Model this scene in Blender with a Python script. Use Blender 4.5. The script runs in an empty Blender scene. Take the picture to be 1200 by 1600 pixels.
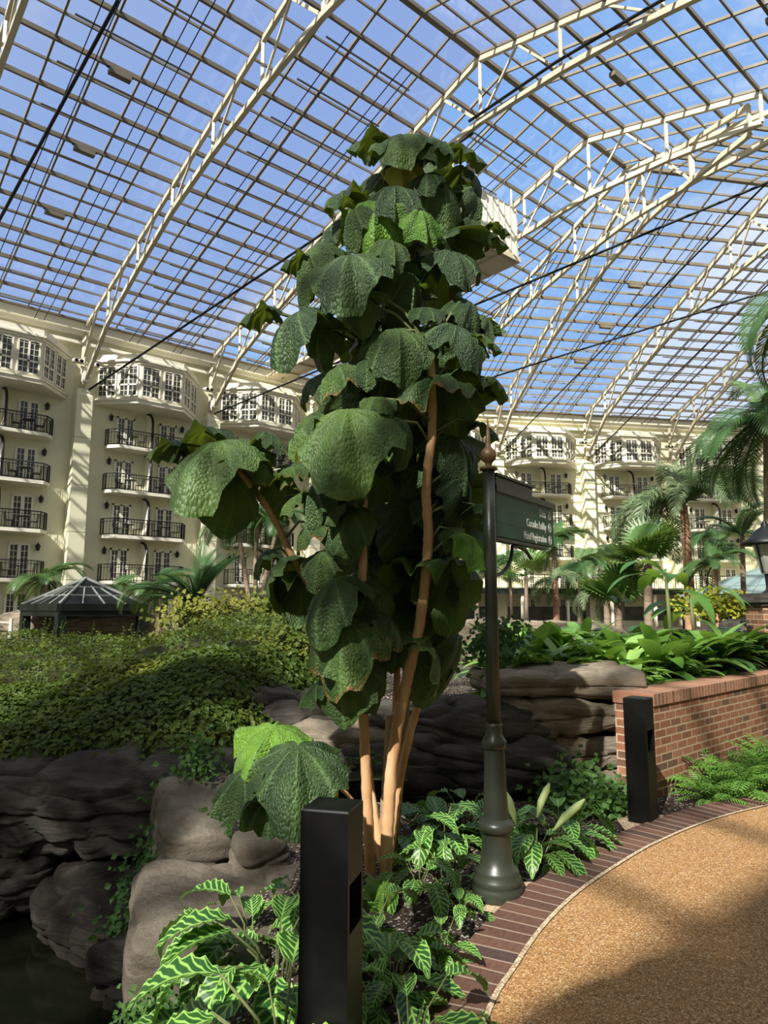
import bpy, math, random
from mathutils import Vector, Matrix, noise
PI = math.pi
C = bpy.context.scene.collection
R = random.Random(11)
# ------------------------------------------------------------------ camera model
F_PX, PITCH, EYE = 1099.5, 0.1377, 1.65
SP, CP = math.sin(PITCH), math.cos(PITCH)
def ray(px, py):
    a = (px-600)/F_PX; v = (800-py)/F_PX
    return Vector((a, CP-v*SP, SP+v*CP))
def at(px, py, y):                      # point at a chosen distance
    r = ray(px, py); r = r*(y/r.y); r.z += EYE; return r
def on_ground(px, py, z=0.0):
    r = ray(px, py); r = r*((z-EYE)/r.z); r.z = z; return r
# ------------------------------------------------------------------ helpers
def props(o, label=None, cat=None, group=None, kind=None):
    if label: o['label'] = label
    if cat: o['category'] = cat
    if group: o['group'] = group
    if kind: o['kind'] = kind
    return o
def thing(name, label, cat, loc=(0,0,0), rz=0.0, group=None, kind=None):
    o = bpy.data.objects.new(name, None); C.objects.link(o)
    o.empty_display_size = 0.1
    o.location = loc; o.rotation_euler = (0, 0, rz)
    return props(o, label, cat, group, kind)
class MB:
    def __init__(s): s.v=[]; s.f=[]; s.uv=[]; s.has_uv=False
    def quad(s, a, b, c, d, uv=None):
        n=len(s.v); s.v += [tuple(a),tuple(b),tuple(c),tuple(d)]; s.f.append((n,n+1,n+2,n+3))
        if uv: s.has_uv=True
        s.uv.append(uv)
    def poly(s, pts, uv=None):
        n=len(s.v); s.v += [tuple(p) for p in pts]; s.f.append(tuple(range(n,n+len(pts)))); s.uv.append(uv)
        if uv: s.has_uv=True
    def box(s, x0,x1,y0,y1,z0,z1):
        s.fbox(Vector((0,0,0)),Vector((1,0,0)),Vector((0,1,0)),Vector((0,0,1)),x0,x1,y0,y1,z0,z1)
    def fbox(s, o, ex, ey, ez, x0,x1,y0,y1,z0,z1):
        n=len(s.v)
        for z in (z0,z1):
            for x,y in ((x0,y0),(x1,y0),(x1,y1),(x0,y1)):
                s.v.append(tuple(o+ex*x+ey*y+ez*z))
        for q in ((3,2,1,0),(4,5,6,7),(0,1,5,4),(1,2,6,5),(2,3,7,6),(3,0,4,7)):
            s.f.append(tuple(n+i for i in q)); s.uv.append(None)
    def bar(s, a, b, w, h=None, up=None):
        a=Vector(a); b=Vector(b); d=b-a; L=d.length
        if L<1e-6: return
        d/=L; h=h or w
        u=Vector(up) if up else (Vector((0,0,1)) if abs(d.z)<.95 else Vector((1,0,0)))
        x=d.cross(u).normalized(); y=x.cross(d)
        s.fbox(a,d,x,y,0,L,-w/2,w/2,-h/2,h/2)
    def tube(s, pts, rad, n=8, cap=True):
        pts=[Vector(p) for p in pts]; m=len(pts); base=len(s.v)
        ref=None
        for i,p in enumerate(pts):
            d=(pts[min(i+1,m-1)]-pts[max(i-1,0)]).normalized()
            if ref is None:
                ref=d.orthogonal().normalized()
            else:
                ref=(ref-d*ref.dot(d)).normalized()
            bi=d.cross(ref); r=rad[i] if isinstance(rad,(list,tuple)) else rad
            for k in range(n):
                a=2*PI*k/n; s.v.append(tuple(p+(ref*math.cos(a)+bi*math.sin(a))*r))
        for i in range(m-1):
            for k in range(n):
                a=base+i*n+k; b=base+i*n+(k+1)%n
                s.f.append((a,b,b+n,a+n)); s.uv.append(None)
        if cap:
            s.f.append(tuple(base+k for k in reversed(range(n)))); s.uv.append(None)
            s.f.append(tuple(base+(m-1)*n+k for k in range(n))); s.uv.append(None)
    def lathe(s, prof, n=24, c=(0,0,0), flute=None):
        base=len(s.v); m=len(prof)
        for z,r in prof:
            for k in range(n):
                a=2*PI*k/n; rr=r
                if flute and flute[0]<z<flute[1]: rr=r*(1-.07*(k%2))
                s.v.append((c[0]+rr*math.cos(a),c[1]+rr*math.sin(a),c[2]+z))
        for i in range(m-1):
            for k in range(n):
                a=base+i*n+k; b=base+i*n+(k+1)%n
                s.f.append((a,b,b+n,a+n)); s.uv.append(None)
        s.f.append(tuple(base+k for k in reversed(range(n)))); s.uv.append(None)
        s.f.append(tuple(base+(m-1)*n+k for k in range(n))); s.uv.append(None)
    def grid(s, nx, ny, fn, uvfn=None):
        base=len(s.v)
        for j in range(ny+1):
            for i in range(nx+1): s.v.append(tuple(fn(i/nx,j/ny)))
        for j in range(ny):
            for i in range(nx):
                a=base+j*(nx+1)+i
                s.f.append((a,a+1,a+nx+2,a+nx+1))
                if uvfn:
                    s.has_uv=True
                    s.uv.append([uvfn(i/nx,j/ny),uvfn((i+1)/nx,j/ny),uvfn((i+1)/nx,(j+1)/ny),uvfn(i/nx,(j+1)/ny)])
                else: s.uv.append(None)
    def mesh(s, name, mat, smooth=False):
        me=bpy.data.meshes.new(name); me.from_pydata(s.v,[],s.f)
        if s.has_uv:
            l=me.uv_layers.new(name='UVMap')
            k=0
            for fi,f in enumerate(s.f):
                u=s.uv[fi]
                for i in range(len(f)):
                    l.data[k].uv = u[i] if u else (0,0); k+=1
        me.materials.append(mat)
        if smooth: me.polygons.foreach_set('use_smooth',[True]*len(me.polygons))
        me.update(); return me
    def obj(s, name, mat, parent=None, smooth=False, label=None, cat=None, group=None, kind=None):
        o=bpy.data.objects.new(name, s.mesh(name,mat,smooth)); C.objects.link(o)
        if parent: o.parent=parent
        return props(o,label,cat,group,kind)
def inst(name, me, parent=None, mw=None):
    o=bpy.data.objects.new(name, me); C.objects.link(o)
    if parent: o.parent=parent
    if mw is not None: o.matrix_local=mw
    return o
def dup(root, loc, rz=None, label=None, group=None):
    r=root.copy(); C.objects.link(r); r.location=loc
    if rz is not None: r.rotation_euler=(0,0,rz)
    if label: r['label']=label
    if group: r['group']=group
    for ch in list(root.children):
        c=ch.copy(); C.objects.link(c); c.parent=r
        for g in list(ch.children):
            d=g.copy(); C.objects.link(d); d.parent=c
    return r
def smooth01(a,b,x):
    t=max(0,min(1,(x-a)/(b-a))); return t*t*(3-2*t)
# ------------------------------------------------------------------ materials
def mat(name, col, rough=.6, spec=.3, metal=0.0):
    m=bpy.data.materials.new(name); m.use_nodes=True
    b=m.node_tree.nodes['Principled BSDF']
    b.inputs['Base Color'].default_value=(*col,1); b.inputs['Roughness'].default_value=rough
    b.inputs['Specular IOR Level'].default_value=spec; b.inputs['Metallic'].default_value=metal
    return m
def nd(m, t, **kw):
    n=m.node_tree.nodes.new(t)
    for k,v in kw.items(): setattr(n,k,v)
    return n
def ln(m,a,b): m.node_tree.links.new(a,b)
def bsdf(m): return m.node_tree.nodes['Principled BSDF']
def noisy(name, cols, scale=6, rough=.7, spec=.3, bump=0.0, bscale=None, coord='Object', detail=6, dist=.02, stretch=None):
    m=mat(name,cols[0],rough,spec)
    tc=nd(m,'ShaderNodeTexCoord'); n=nd(m,'ShaderNodeTexNoise'); n.inputs['Scale'].default_value=scale; n.inputs['Detail'].default_value=detail
    src=tc.outputs[coord]
    if stretch:
        mp=nd(m,'ShaderNodeMapping'); mp.inputs['Scale'].default_value=stretch; ln(m,src,mp.inputs['Vector']); src=mp.outputs['Vector']
    ln(m,src,n.inputs['Vector'])
    r=nd(m,'ShaderNodeValToRGB'); k=len(cols)
    while len(r.color_ramp.elements)<k: r.color_ramp.elements.new(.5)
    for i,c in enumerate(cols):
        e=r.color_ramp.elements[i]; e.position=.3+.4*i/(max(1,k-1)); e.color=(*c,1)
    ln(m,n.outputs['Fac'],r.inputs['Fac']); ln(m,r.outputs['Color'],bsdf(m).inputs['Base Color'])
    if bump:
        n2=nd(m,'ShaderNodeTexNoise'); n2.inputs['Scale'].default_value=bscale or scale*4; n2.inputs['Detail'].default_value=8
        ln(m,src,n2.inputs['Vector'])
        b=nd(m,'ShaderNodeBump'); b.inputs['Strength'].default_value=bump; b.inputs['Distance'].default_value=dist
        ln(m,n2.outputs['Fac'],b.inputs['Height']); ln(m,b.outputs['Normal'],bsdf(m).inputs['Normal'])
    return m
def leafy(name, c1, c2, trans=(.3,.45,.05), tw=.25, rough=.45, spec=.35, scale=3.0, rand=True):
    m=mat(name,c1,rough,spec); b=bsdf(m)
    oi=nd(m,'ShaderNodeObjectInfo'); tc=nd(m,'ShaderNodeTexCoord'); n=nd(m,'ShaderNodeTexNoise')
    n.inputs['Scale'].default_value=scale; n.inputs['Detail'].default_value=3; ln(m,tc.outputs['Object'],n.inputs['Vector'])
    ad=nd(m,'ShaderNodeMath',operation='ADD'); ln(m,n.outputs['Fac'],ad.inputs[0])
    mu=nd(m,'ShaderNodeMath',operation='MULTIPLY_ADD'); mu.inputs[1].default_value=.5 if rand else 0; mu.inputs[2].default_value=-.25 if rand else 0
    ln(m,oi.outputs['Random'],mu.inputs[0]); ln(m,mu.outputs[0],ad.inputs[1])
    r=nd(m,'ShaderNodeValToRGB'); r.color_ramp.elements[0].position=.3; r.color_ramp.elements[1].position=.75
    r.color_ramp.elements[0].color=(*c1,1); r.color_ramp.elements[1].color=(*c2,1)
    ln(m,ad.outputs[0],r.inputs['Fac']); ln(m,r.outputs['Color'],b.inputs['Base Color'])
    add_trans(m,trans,tw); return m
def add_trans(m,trans,tw):
    b=bsdf(m); out=m.node_tree.nodes['Material Output']
    t=nd(m,'ShaderNodeBsdfTranslucent'); t.inputs['Color'].default_value=(*trans,1)
    mx=nd(m,'ShaderNodeMixShader'); mx.inputs[0].default_value=tw
    ln(m,b.outputs[0],mx.inputs[1]); ln(m,t.outputs[0],mx.inputs[2]); ln(m,mx.outputs[0],out.inputs['Surface'])
def glass_roof(name, tint, diff=0.0, dcol=(.8,.82,.85), gloss=.05):
    m=bpy.data.materials.new(name); m.use_nodes=True; nt=m.node_tree
    for n in list(nt.nodes):
        if n.type!='OUTPUT_MATERIAL': nt.nodes.remove(n)
    out=[n for n in nt.nodes if n.type=='OUTPUT_MATERIAL'][0]
    t=nd(m,'ShaderNodeBsdfTransparent'); t.inputs['Color'].default_value=(*tint,1)
    g=nd(m,'ShaderNodeBsdfGlossy'); g.inputs['Roughness'].default_value=.05; g.inputs['Color'].default_value=(.9,.95,1,1)
    mx=nd(m,'ShaderNodeMixShader'); mx.inputs[0].default_value=gloss
    ln(m,t.outputs[0],mx.inputs[1]); ln(m,g.outputs[0],mx.inputs[2]); last=mx
    if diff>0:
        d=nd(m,'ShaderNodeBsdfTranslucent'); d.inputs['Color'].default_value=(*dcol,1)
        m2=nd(m,'ShaderNodeMixShader'); m2.inputs[0].default_value=diff
        ln(m,mx.outputs[0],m2.inputs[1]); ln(m,d.outputs[0],m2.inputs[2]); last=m2
    ln(m,last.outputs[0],out.inputs['Surface']); return m
M={}
M['cream_wall']=noisy('cream_stucco',[(.68,.66,.46),(.73,.71,.51)],.8,.8,.15,.15,30)
M['trim']=noisy('cream_trim',[(.76,.72,.58),(.80,.76,.63)],1.2,.6,.25)
M['steel']=noisy('cream_painted_steel',[(.52,.46,.335),(.58,.52,.39)],.7,.5,.35)
M['taupe']=noisy('taupe_backlit_aluminium',[(.12,.10,.072),(.165,.14,.105)],1.5,.5,.35)  # the backlit darkness of the ivory purlins is put into this tone
M['alu']=noisy('glazing_bar_aluminium',[(.15,.13,.105),(.22,.195,.16)],1.5,.45,.4)
M['cable']=mat('black_cable',(.012,.013,.014),.5)
M['iron']=mat('black_iron',(.012,.013,.014),.45,.4)
M['winglass']=noisy('dark_window_glass',[(.03,.035,.03),(.09,.09,.08)],1.2,.12,.5)
M['curtain']=mat('curtain_grey',(.4,.42,.42),.8)
M['glass_tint']=glass_roof('tinted_roof_glass',(.66,.68,.76),.09,(.50,.50,.62))
M['glass_clear']=glass_roof('clear_roof_glass',(.93,.95,.97),.02)
M['glass_frost']=glass_roof('frosted_roof_glass',(.62,.64,.68),.30,(.62,.65,.70))
M['bollard']=noisy('bollard_black_paint',[(.004,.004,.0038),(.007,.0068,.006)],14,.4,.2)
M['post']=noisy('post_olive_paint',[(.028,.033,.022),(.036,.042,.029)],6,.36,.5)
M['post_dark']=mat('sign_frame_paint',(.018,.02,.016),.45,.4)
M['sign']=noisy('sign_green_panel',[(.014,.07,.042),(.02,.085,.054)],4,.45,.2)
M['letter']=mat('sign_lettering',(.80,.82,.72),.5)
M['rust']=noisy('finial_bronze',[(.12,.07,.03),(.2,.12,.05)],30,.45,.5,0)
M['bark']=noisy('orange_bark',[(.38,.19,.085),(.52,.30,.145),(.60,.40,.22)],9,.7,.2,.35,40,'Object',6,.01,(1,1,.25))
M['bark_grey']=noisy('greyish_bark',[(.22,.14,.08),(.33,.23,.14)],9,.8,.15,.4,40,'Object',6,.01,(1,1,.2))
M['palm_trunk']=noisy('palm_trunk_grey',[(.20,.14,.09),(.34,.27,.19)],6,.8,.15,.5,10,'Object',5,.03,(.3,.3,4))
M['palm_trunk_red']=noisy('palm_trunk_reddish',[(.38,.19,.11),(.5,.3,.19)],5,.75,.2,.3,12,'Object',5,.02,(.3,.3,3))
M['soil']=None
M['person_cloth']=mat('dark_jacket',(.02,.022,.025),.8)
# ---- surface materials with structure
def rock_mat(name, a, b, c, zs=5.5, bsc=9):
    m=mat(name,a,.85,.2)
    tc=nd(m,'ShaderNodeTexCoord'); mp=nd(m,'ShaderNodeMapping'); mp.inputs['Scale'].default_value=(1,1,3.2); ln(m,tc.outputs['Object'],mp.inputs['Vector'])
    n=nd(m,'ShaderNodeTexNoise'); n.inputs['Scale'].default_value=2.2; n.inputs['Detail'].default_value=9; n.inputs['Roughness'].default_value=.65; ln(m,mp.outputs['Vector'],n.inputs['Vector'])
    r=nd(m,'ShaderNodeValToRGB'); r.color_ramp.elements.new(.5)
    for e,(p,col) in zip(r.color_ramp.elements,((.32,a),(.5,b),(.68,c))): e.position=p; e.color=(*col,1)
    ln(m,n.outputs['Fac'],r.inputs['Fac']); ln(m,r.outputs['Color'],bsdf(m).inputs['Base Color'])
    n2=nd(m,'ShaderNodeTexNoise'); n2.inputs['Scale'].default_value=bsc; n2.inputs['Detail'].default_value=10; n2.inputs['Roughness'].default_value=.75; mp2=nd(m,'ShaderNodeMapping'); mp2.inputs['Scale'].default_value=(.8,.8,zs); ln(m,tc.outputs['Object'],mp2.inputs['Vector']); ln(m,mp2.outputs['Vector'],n2.inputs['Vector'])
    bp=nd(m,'ShaderNodeBump'); bp.inputs['Strength'].default_value=1.0; bp.inputs['Distance'].default_value=.10; ln(m,n2.outputs['Fac'],bp.inputs['Height'])
    ln(m,bp.outputs['Normal'],bsdf(m).inputs['Normal']); return m
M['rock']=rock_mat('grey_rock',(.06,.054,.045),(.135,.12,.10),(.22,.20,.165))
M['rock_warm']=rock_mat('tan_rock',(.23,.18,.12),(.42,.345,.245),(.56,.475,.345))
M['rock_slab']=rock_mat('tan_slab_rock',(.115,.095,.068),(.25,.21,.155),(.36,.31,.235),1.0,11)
M['rock_dark']=rock_mat('dark_rock',(.02,.017,.013),(.05,.043,.033),(.11,.095,.075))  # darkest of the rock tones
def speck_mat(name, base, specks, scale, thr, rough=.85, bump=.4):
    m=mat(name,base[0],rough,.2); tc=nd(m,'ShaderNodeTexCoord')
    n=nd(m,'ShaderNodeTexNoise'); n.inputs['Scale'].default_value=3; n.inputs['Detail'].default_value=8; ln(m,tc.outputs['Object'],n.inputs['Vector'])
    r=nd(m,'ShaderNodeValToRGB'); r.color_ramp.elements[0].position=.35; r.color_ramp.elements[1].position=.65
    r.color_ramp.elements[0].color=(*base[0],1); r.color_ramp.elements[1].color=(*base[1],1); ln(m,n.outputs['Fac'],r.inputs['Fac'])
    v=nd(m,'ShaderNodeTexVoronoi'); v.inputs['Scale'].default_value=scale; ln(m,tc.outputs['Object'],v.inputs['Vector'])
    sep=nd(m,'ShaderNodeSeparateColor'); ln(m,v.outputs['Color'],sep.inputs[0])
    r2=nd(m,'ShaderNodeValToRGB'); r2.color_ramp.interpolation='CONSTANT'
    els=r2.color_ramp.elements
    for i,(p,c) in enumerate(specks):
        if i>=len(els): els.new(p)
        els[i].position=p; els[i].color=(*c,1)
    ln(m,sep.outputs[0],r2.inputs['Fac'])
    gt=nd(m,'ShaderNodeMath',operation='GREATER_THAN'); gt.inputs[1].default_value=thr; ln(m,sep.outputs[1],gt.inputs[0])
    mx=nd(m,'ShaderNodeMix',data_type='RGBA'); ln(m,gt.outputs[0],mx.inputs['Factor']); ln(m,r.outputs['Color'],mx.inputs['A']); ln(m,r2.outputs['Color'],mx.inputs['B'])
    ln(m,mx.outputs['Result'],bsdf(m).inputs['Base Color'])
    bp=nd(m,'ShaderNodeBump'); bp.inputs['Strength'].default_value=bump; bp.inputs['Distance'].default_value=.01; ln(m,v.outputs['Distance'],bp.inputs['Height']); ln(m,bp.outputs['Normal'],bsdf(m).inputs['Normal'])
    return m
M['soil']=speck_mat('dark_potting_soil',((.018,.013,.010),(.05,.036,.026)),((0,(.03,.02,.015)),(.5,(.09,.06,.04)),(.82,(.42,.38,.32))),75,.45,.95,.9)
M['path']=speck_mat('exposed_aggregate',((.30,.155,.06),(.40,.225,.09)),((0,(.20,.10,.035)),(.3,(.46,.25,.09)),(.6,(.33,.18,.07)),(.84,(.60,.45,.27))),160,.25,.7,.5)
M['pad']=speck_mat('pale_aggregate',((.36,.27,.17),(.48,.37,.24)),((0,(.3,.2,.12)),(.5,(.6,.48,.32))),110,.4)
def brick_mat(name, c1, c2, c3, mortar, bw, bh, ms=.008, offset=.5):
    m=mat(name,c1,.8,.2); uv=nd(m,'ShaderNodeUVMap')
    bt=nd(m,'ShaderNodeTexBrick'); bt.offset=offset
    bt.inputs['Scale'].default_value=1; bt.inputs['Brick Width'].default_value=bw; bt.inputs['Row Height'].default_value=bh
    bt.inputs['Mortar Size'].default_value=ms; bt.inputs['Mortar Smooth'].default_value=.15; bt.inputs['Bias'].default_value=0
    bt.inputs['Color1'].default_value=(0,0,0,1); bt.inputs['Color2'].default_value=(1,1,1,1); bt.inputs['Mortar'].default_value=(.5,.5,.5,1)
    ln(m,uv.outputs[0],bt.inputs['Vector'])
    r=nd(m,'ShaderNodeValToRGB'); r.color_ramp.elements.new(.5); r.color_ramp.elements.new(.8)
    for e,(p,c) in zip(r.color_ramp.elements,((0,c3),(.35,c1),(.7,c2),(1,c1))): e.position=p; e.color=(*c,1)
    ln(m,bt.outputs['Color'],r.inputs['Fac'])
    n=nd(m,'ShaderNodeTexNoise'); n.inputs['Scale'].default_value=25; n.inputs['Detail'].default_value=6; ln(m,uv.outputs[0],n.inputs['Vector'])
    mr=nd(m,'ShaderNodeMapRange'); mr.inputs['From Min'].default_value=.3; mr.inputs['From Max'].default_value=.7; mr.inputs['To Min'].default_value=.75; mr.inputs['To Max'].default_value=1.2; ln(m,n.outputs['Fac'],mr.inputs['Value'])
    mm=nd(m,'ShaderNodeMix',data_type='RGBA',blend_type='MULTIPLY'); mm.inputs['Factor'].default_value=1; ln(m,r.outputs['Color'],mm.inputs['A']); ln(m,mr.outputs[0],mm.inputs['B'])
    mx=nd(m,'ShaderNodeMix',data_type='RGBA'); ln(m,bt.outputs['Fac'],mx.inputs['Factor']); ln(m,mm.outputs['Result'],mx.inputs['A']); mx.inputs['B'].default_value=(*mortar,1)
    ln(m,mx.outputs['Result'],bsdf(m).inputs['Base Color'])
    bp=nd(m,'ShaderNodeBump'); bp.invert=True; bp.inputs['Strength'].default_value=.6; bp.inputs['Distance'].default_value=.006; ln(m,bt.outputs['Fac'],bp.inputs['Height']); ln(m,bp.outputs['Normal'],bsdf(m).inputs['Normal'])
    return m
M['brick']=brick_mat('red_brick',(.24,.10,.05),(.32,.15,.082),(.12,.078,.055),(.42,.31,.20),.215,.072)
M['coping']=brick_mat('coping_brick',(.30,.14,.08),(.38,.19,.11),(.20,.10,.06),(.42,.32,.22),.072,.40,.007,0)
M['edging']=brick_mat('edging_brick',(.105,.055,.038),(.14,.072,.048),(.07,.045,.036),(.30,.23,.165),.105,.6,.006,0)
# ---- the big umbrella leaf (quilted surface)
def big_leaf_mat():
    m=mat('quilted_leaf',(.04,.1,.03),.5,.4); b=bsdf(m)
    tc=nd(m,'ShaderNodeTexCoord'); oi=nd(m,'ShaderNodeObjectInfo')
    v=nd(m,'ShaderNodeTexVoronoi'); v.inputs['Scale'].default_value=58
    ln(m,tc.outputs['UV'],v.inputs['Vector'])
    n=nd(m,'ShaderNodeTexNoise'); n.inputs['Scale'].default_value=3.5; n.inputs['Detail'].default_value=5; ln(m,tc.outputs['UV'],n.inputs['Vector'])
    mu=nd(m,'ShaderNodeMath',operation='MULTIPLY_ADD'); mu.inputs[1].default_value=.45; mu.inputs[2].default_value=-.2; ln(m,oi.outputs['Random'],mu.inputs[0])
    ad=nd(m,'ShaderNodeMath',operation='ADD'); ln(m,n.outputs['Fac'],ad.inputs[0]); ln(m,mu.outputs[0],ad.inputs[1])
    r=nd(m,'ShaderNodeValToRGB'); r.color_ramp.elements.new(.5)
    for e,(p,c) in zip(r.color_ramp.elements,((.3,(.022,.048,.015)),(.55,(.044,.082,.020)),(.85,(.085,.145,.028)))): e.position=p; e.color=(*c,1)
    ln(m,ad.outputs[0],r.inputs['Fac'])
    # veins: seven ribs fanning from the stalk
    sep=nd(m,'ShaderNodeSeparateXYZ'); ln(m,tc.outputs['UV'],sep.inputs[0])
    sx=nd(m,'ShaderNodeMath',operation='SUBTRACT'); sx.inputs[1].default_value=.5; ln(m,sep.outputs[0],sx.inputs[0])
    sy=nd(m,'ShaderNodeMath',operation='SUBTRACT'); sy.inputs[1].default_value=.5; ln(m,sep.outputs[1],sy.inputs[0])
    at2=nd(m,'ShaderNodeMath',operation='ARCTAN2'); ln(m,sx.outputs[0],at2.inputs[0]); ln(m,sy.outputs[0],at2.inputs[1])
    mm=nd(m,'ShaderNodeMath',operation='MULTIPLY'); mm.inputs[1].default_value=4.5; ln(m,at2.outputs[0],mm.inputs[0])
    cs=nd(m,'ShaderNodeMath',operation='COSINE'); ln(m,mm.outputs[0],cs.inputs[0])
    ab=nd(m,'ShaderNodeMath',operation='ABSOLUTE'); ln(m,cs.outputs[0],ab.inputs[0])
    pw=nd(m,'ShaderNodeMath',operation='POWER'); pw.inputs[1].default_value=60; ln(m,ab.outputs[0],pw.inputs[0])
    mv=nd(m,'ShaderNodeMath',operation='MULTIPLY'); mv.inputs[1].default_value=.55; ln(m,pw.outputs[0],mv.inputs[0])
    mx=nd(m,'ShaderNodeMix',data_type='RGBA'); ln(m,mv.outputs[0],mx.inputs['Factor']); ln(m,r.outputs['Color'],mx.inputs['A']); mx.inputs['B'].default_value=(.12,.21,.07,1)
    # browned rims on some leaves (UV distance from stalk)
    ln(m,mx.outputs['Result'],b.inputs['Base Color'])
    bp=nd(m,'ShaderNodeBump'); bp.inputs['Strength'].default_value=.8; bp.inputs['Distance'].default_value=.012
    iv=nd(m,'ShaderNodeMath',operation='MULTIPLY'); iv.inputs[1].default_value=-1; ln(m,v.outputs['Distance'],iv.inputs[0])
    ln(m,iv.outputs[0],bp.inputs['Height']); ln(m,bp.outputs['Normal'],b.inputs['Normal'])
    add_trans(m,(.26,.36,.03),.16); return m
M['bigleaf']=big_leaf_mat()
M['lityoungleaf']=M['bigleaf'].copy(); M['lityoungleaf'].name='sunlit_and_young_leaf'  # brighter copy: sunlight painted into the lit leaves; also one young leaf
for n_ in M['lityoungleaf'].node_tree.nodes:
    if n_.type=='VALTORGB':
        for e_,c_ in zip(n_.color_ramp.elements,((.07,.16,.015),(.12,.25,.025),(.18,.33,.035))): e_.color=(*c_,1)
def rim_leaf_mat():
    m=M['bigleaf'].copy(); m.name='quilted_leaf_brown_rim'; b=bsdf(m)
    tc=nd(m,'ShaderNodeTexCoord'); vm=nd(m,'ShaderNodeVectorMath',operation='DISTANCE'); vm.inputs[1].default_value=(.5,.5,0); ln(m,tc.outputs['UV'],vm.inputs[0])
    n=nd(m,'ShaderNodeTexNoise'); n.inputs['Scale'].default_value=7; ln(m,tc.outputs['UV'],n.inputs['Vector'])
    ma=nd(m,'ShaderNodeMath',operation='MULTIPLY_ADD'); ma.inputs[1].default_value=.25; ln(m,n.outputs['Fac'],ma.inputs[0]); ln(m,vm.outputs['Value'],ma.inputs[2])
    mr=nd(m,'ShaderNodeMapRange'); mr.inputs['From Min'].default_value=.59; mr.inputs['From Max'].default_value=.66; ln(m,ma.outputs[0],mr.inputs['Value'])
    old=b.inputs['Base Color'].links[0].from_socket
    mx=nd(m,'ShaderNodeMix',data_type='RGBA'); ln(m,mr.outputs[0],mx.inputs['Factor']); ln(m,old,mx.inputs['A']); mx.inputs['B'].default_value=(.26,.10,.035,1)
    ln(m,mx.outputs['Result'],b.inputs['Base Color']); return m
M['rimleaf']=rim_leaf_mat()
M['yellowleaf']=leafy('yellow_and_backlit_leaf',(.30,.30,.03),(.42,.40,.04),(.5,.45,.03),.3)  # true yellow on the low leaf; backlight painted in on the top flap
def zebra_mat():
    m=mat('zebra_leaf',(.03,.1,.02),.4,.35); b=bsdf(m); tc=nd(m,'ShaderNodeTexCoord')
    sep=nd(m,'ShaderNodeSeparateXYZ'); ln(m,tc.outputs['UV'],sep.inputs[0])
    sx=nd(m,'ShaderNodeMath',operation='SUBTRACT'); sx.inputs[1].default_value=.5; ln(m,sep.outputs[0],sx.inputs[0])
    ab=nd(m,'ShaderNodeMath',operation='ABSOLUTE'); ln(m,sx.outputs[0],ab.inputs[0])
    k=nd(m,'ShaderNodeMath',operation='MULTIPLY'); k.inputs[1].default_value=-.45; ln(m,ab.outputs[0],k.inputs[0])
    ad=nd(m,'ShaderNodeMath',operation='ADD'); ln(m,sep.outputs[1],ad.inputs[0]); ln(m,k.outputs[0],ad.inputs[1])
    fr=nd(m,'ShaderNodeMath',operation='MULTIPLY'); fr.inputs[1].default_value=2*PI*9; ln(m,ad.outputs[0],fr.inputs[0])
    cs=nd(m,'ShaderNodeMath',operation='COSINE'); ln(m,fr.outputs[0],cs.inputs[0])
    st=nd(m,'ShaderNodeMapRange'); st.inputs['From Min'].default_value=.35; st.inputs['From Max'].default_value=.85; ln(m,cs.outputs[0],st.inputs['Value'])
    mid=nd(m,'ShaderNodeMapRange'); mid.inputs['From Min'].default_value=.05; mid.inputs['From Max'].default_value=.025; ln(m,ab.outputs[0],mid.inputs['Value'])
    edge=nd(m,'ShaderNodeMapRange'); edge.inputs['From Min'].default_value=.44; edge.inputs['From Max'].default_value=.48; ln(m,ab.outputs[0],edge.inputs['Value'])
    x1=nd(m,'ShaderNodeMath',operation='MAXIMUM'); ln(m,st.outputs[0],x1.inputs[0]); ln(m,mid.outputs[0],x1.inputs[1])
    x2=nd(m,'ShaderNodeMath',operation='MAXIMUM'); ln(m,x1.outputs[0],x2.inputs[0]); ln(m,edge.outputs[0],x2.inputs[1])
    mx=nd(m,'ShaderNodeMix',data_type='RGBA'); ln(m,x2.outputs[0],mx.inputs['Factor']); mx.inputs['A'].default_value=(.022,.082,.016,1); mx.inputs['B'].default_value=(.27,.47,.10,1)
    ln(m,mx.outputs['Result'],b.inputs['Base Color'])
    add_trans(m,(.2,.42,.04),.18); return m
M['zebra']=zebra_mat()
M['hedge']=leafy('hedge_leaf',(.06,.10,.014),(.32,.29,.045),(.25,.32,.03),.25,.5,.25,1.3)
M['ivy']=leafy('ivy_leaf',(.025,.065,.015),(.07,.15,.03),(.15,.3,.04),.2,.5,.25,5)
M['aspid']=leafy('light_broad_leaf',(.10,.24,.04),(.30,.48,.12),(.3,.5,.06),.25,.35,.4,2.5)
M['darkbroad']=leafy('dark_broad_leaf',(.025,.085,.02),(.06,.16,.035),(.15,.3,.05),.15,.3,.5,2.5)
M['fern']=leafy('fern_green',(.05,.14,.02),(.15,.30,.05),(.25,.45,.05),.25,.5,.25,3)
M['frond']=leafy('palm_frond',(.045,.11,.03),(.11,.20,.06),(.22,.35,.06),.2,.4,.4,2)
M['frond_dark']=leafy('cycad_frond',(.03,.085,.03),(.07,.15,.05),(.15,.3,.08),.12,.6,.15,2)
M['frond_gray']=leafy('foxtail_frond',(.12,.18,.08),(.26,.33,.16),(.3,.4,.12),.2,.45,.35,3)
M['fan']=leafy('fan_palm_leaf',(.06,.15,.03),(.14,.27,.06),(.3,.45,.06),.2,.4,.4,2)
M['banana']=leafy('banana_leaf',(.06,.17,.03),(.14,.30,.06),(.35,.55,.06),.3,.35,.4,2)
M['yflower']=leafy('yellow_flower_shrub',(.10,.20,.02),(.45,.42,.04),(.5,.5,.05),.25,.5,.2,12)
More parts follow.
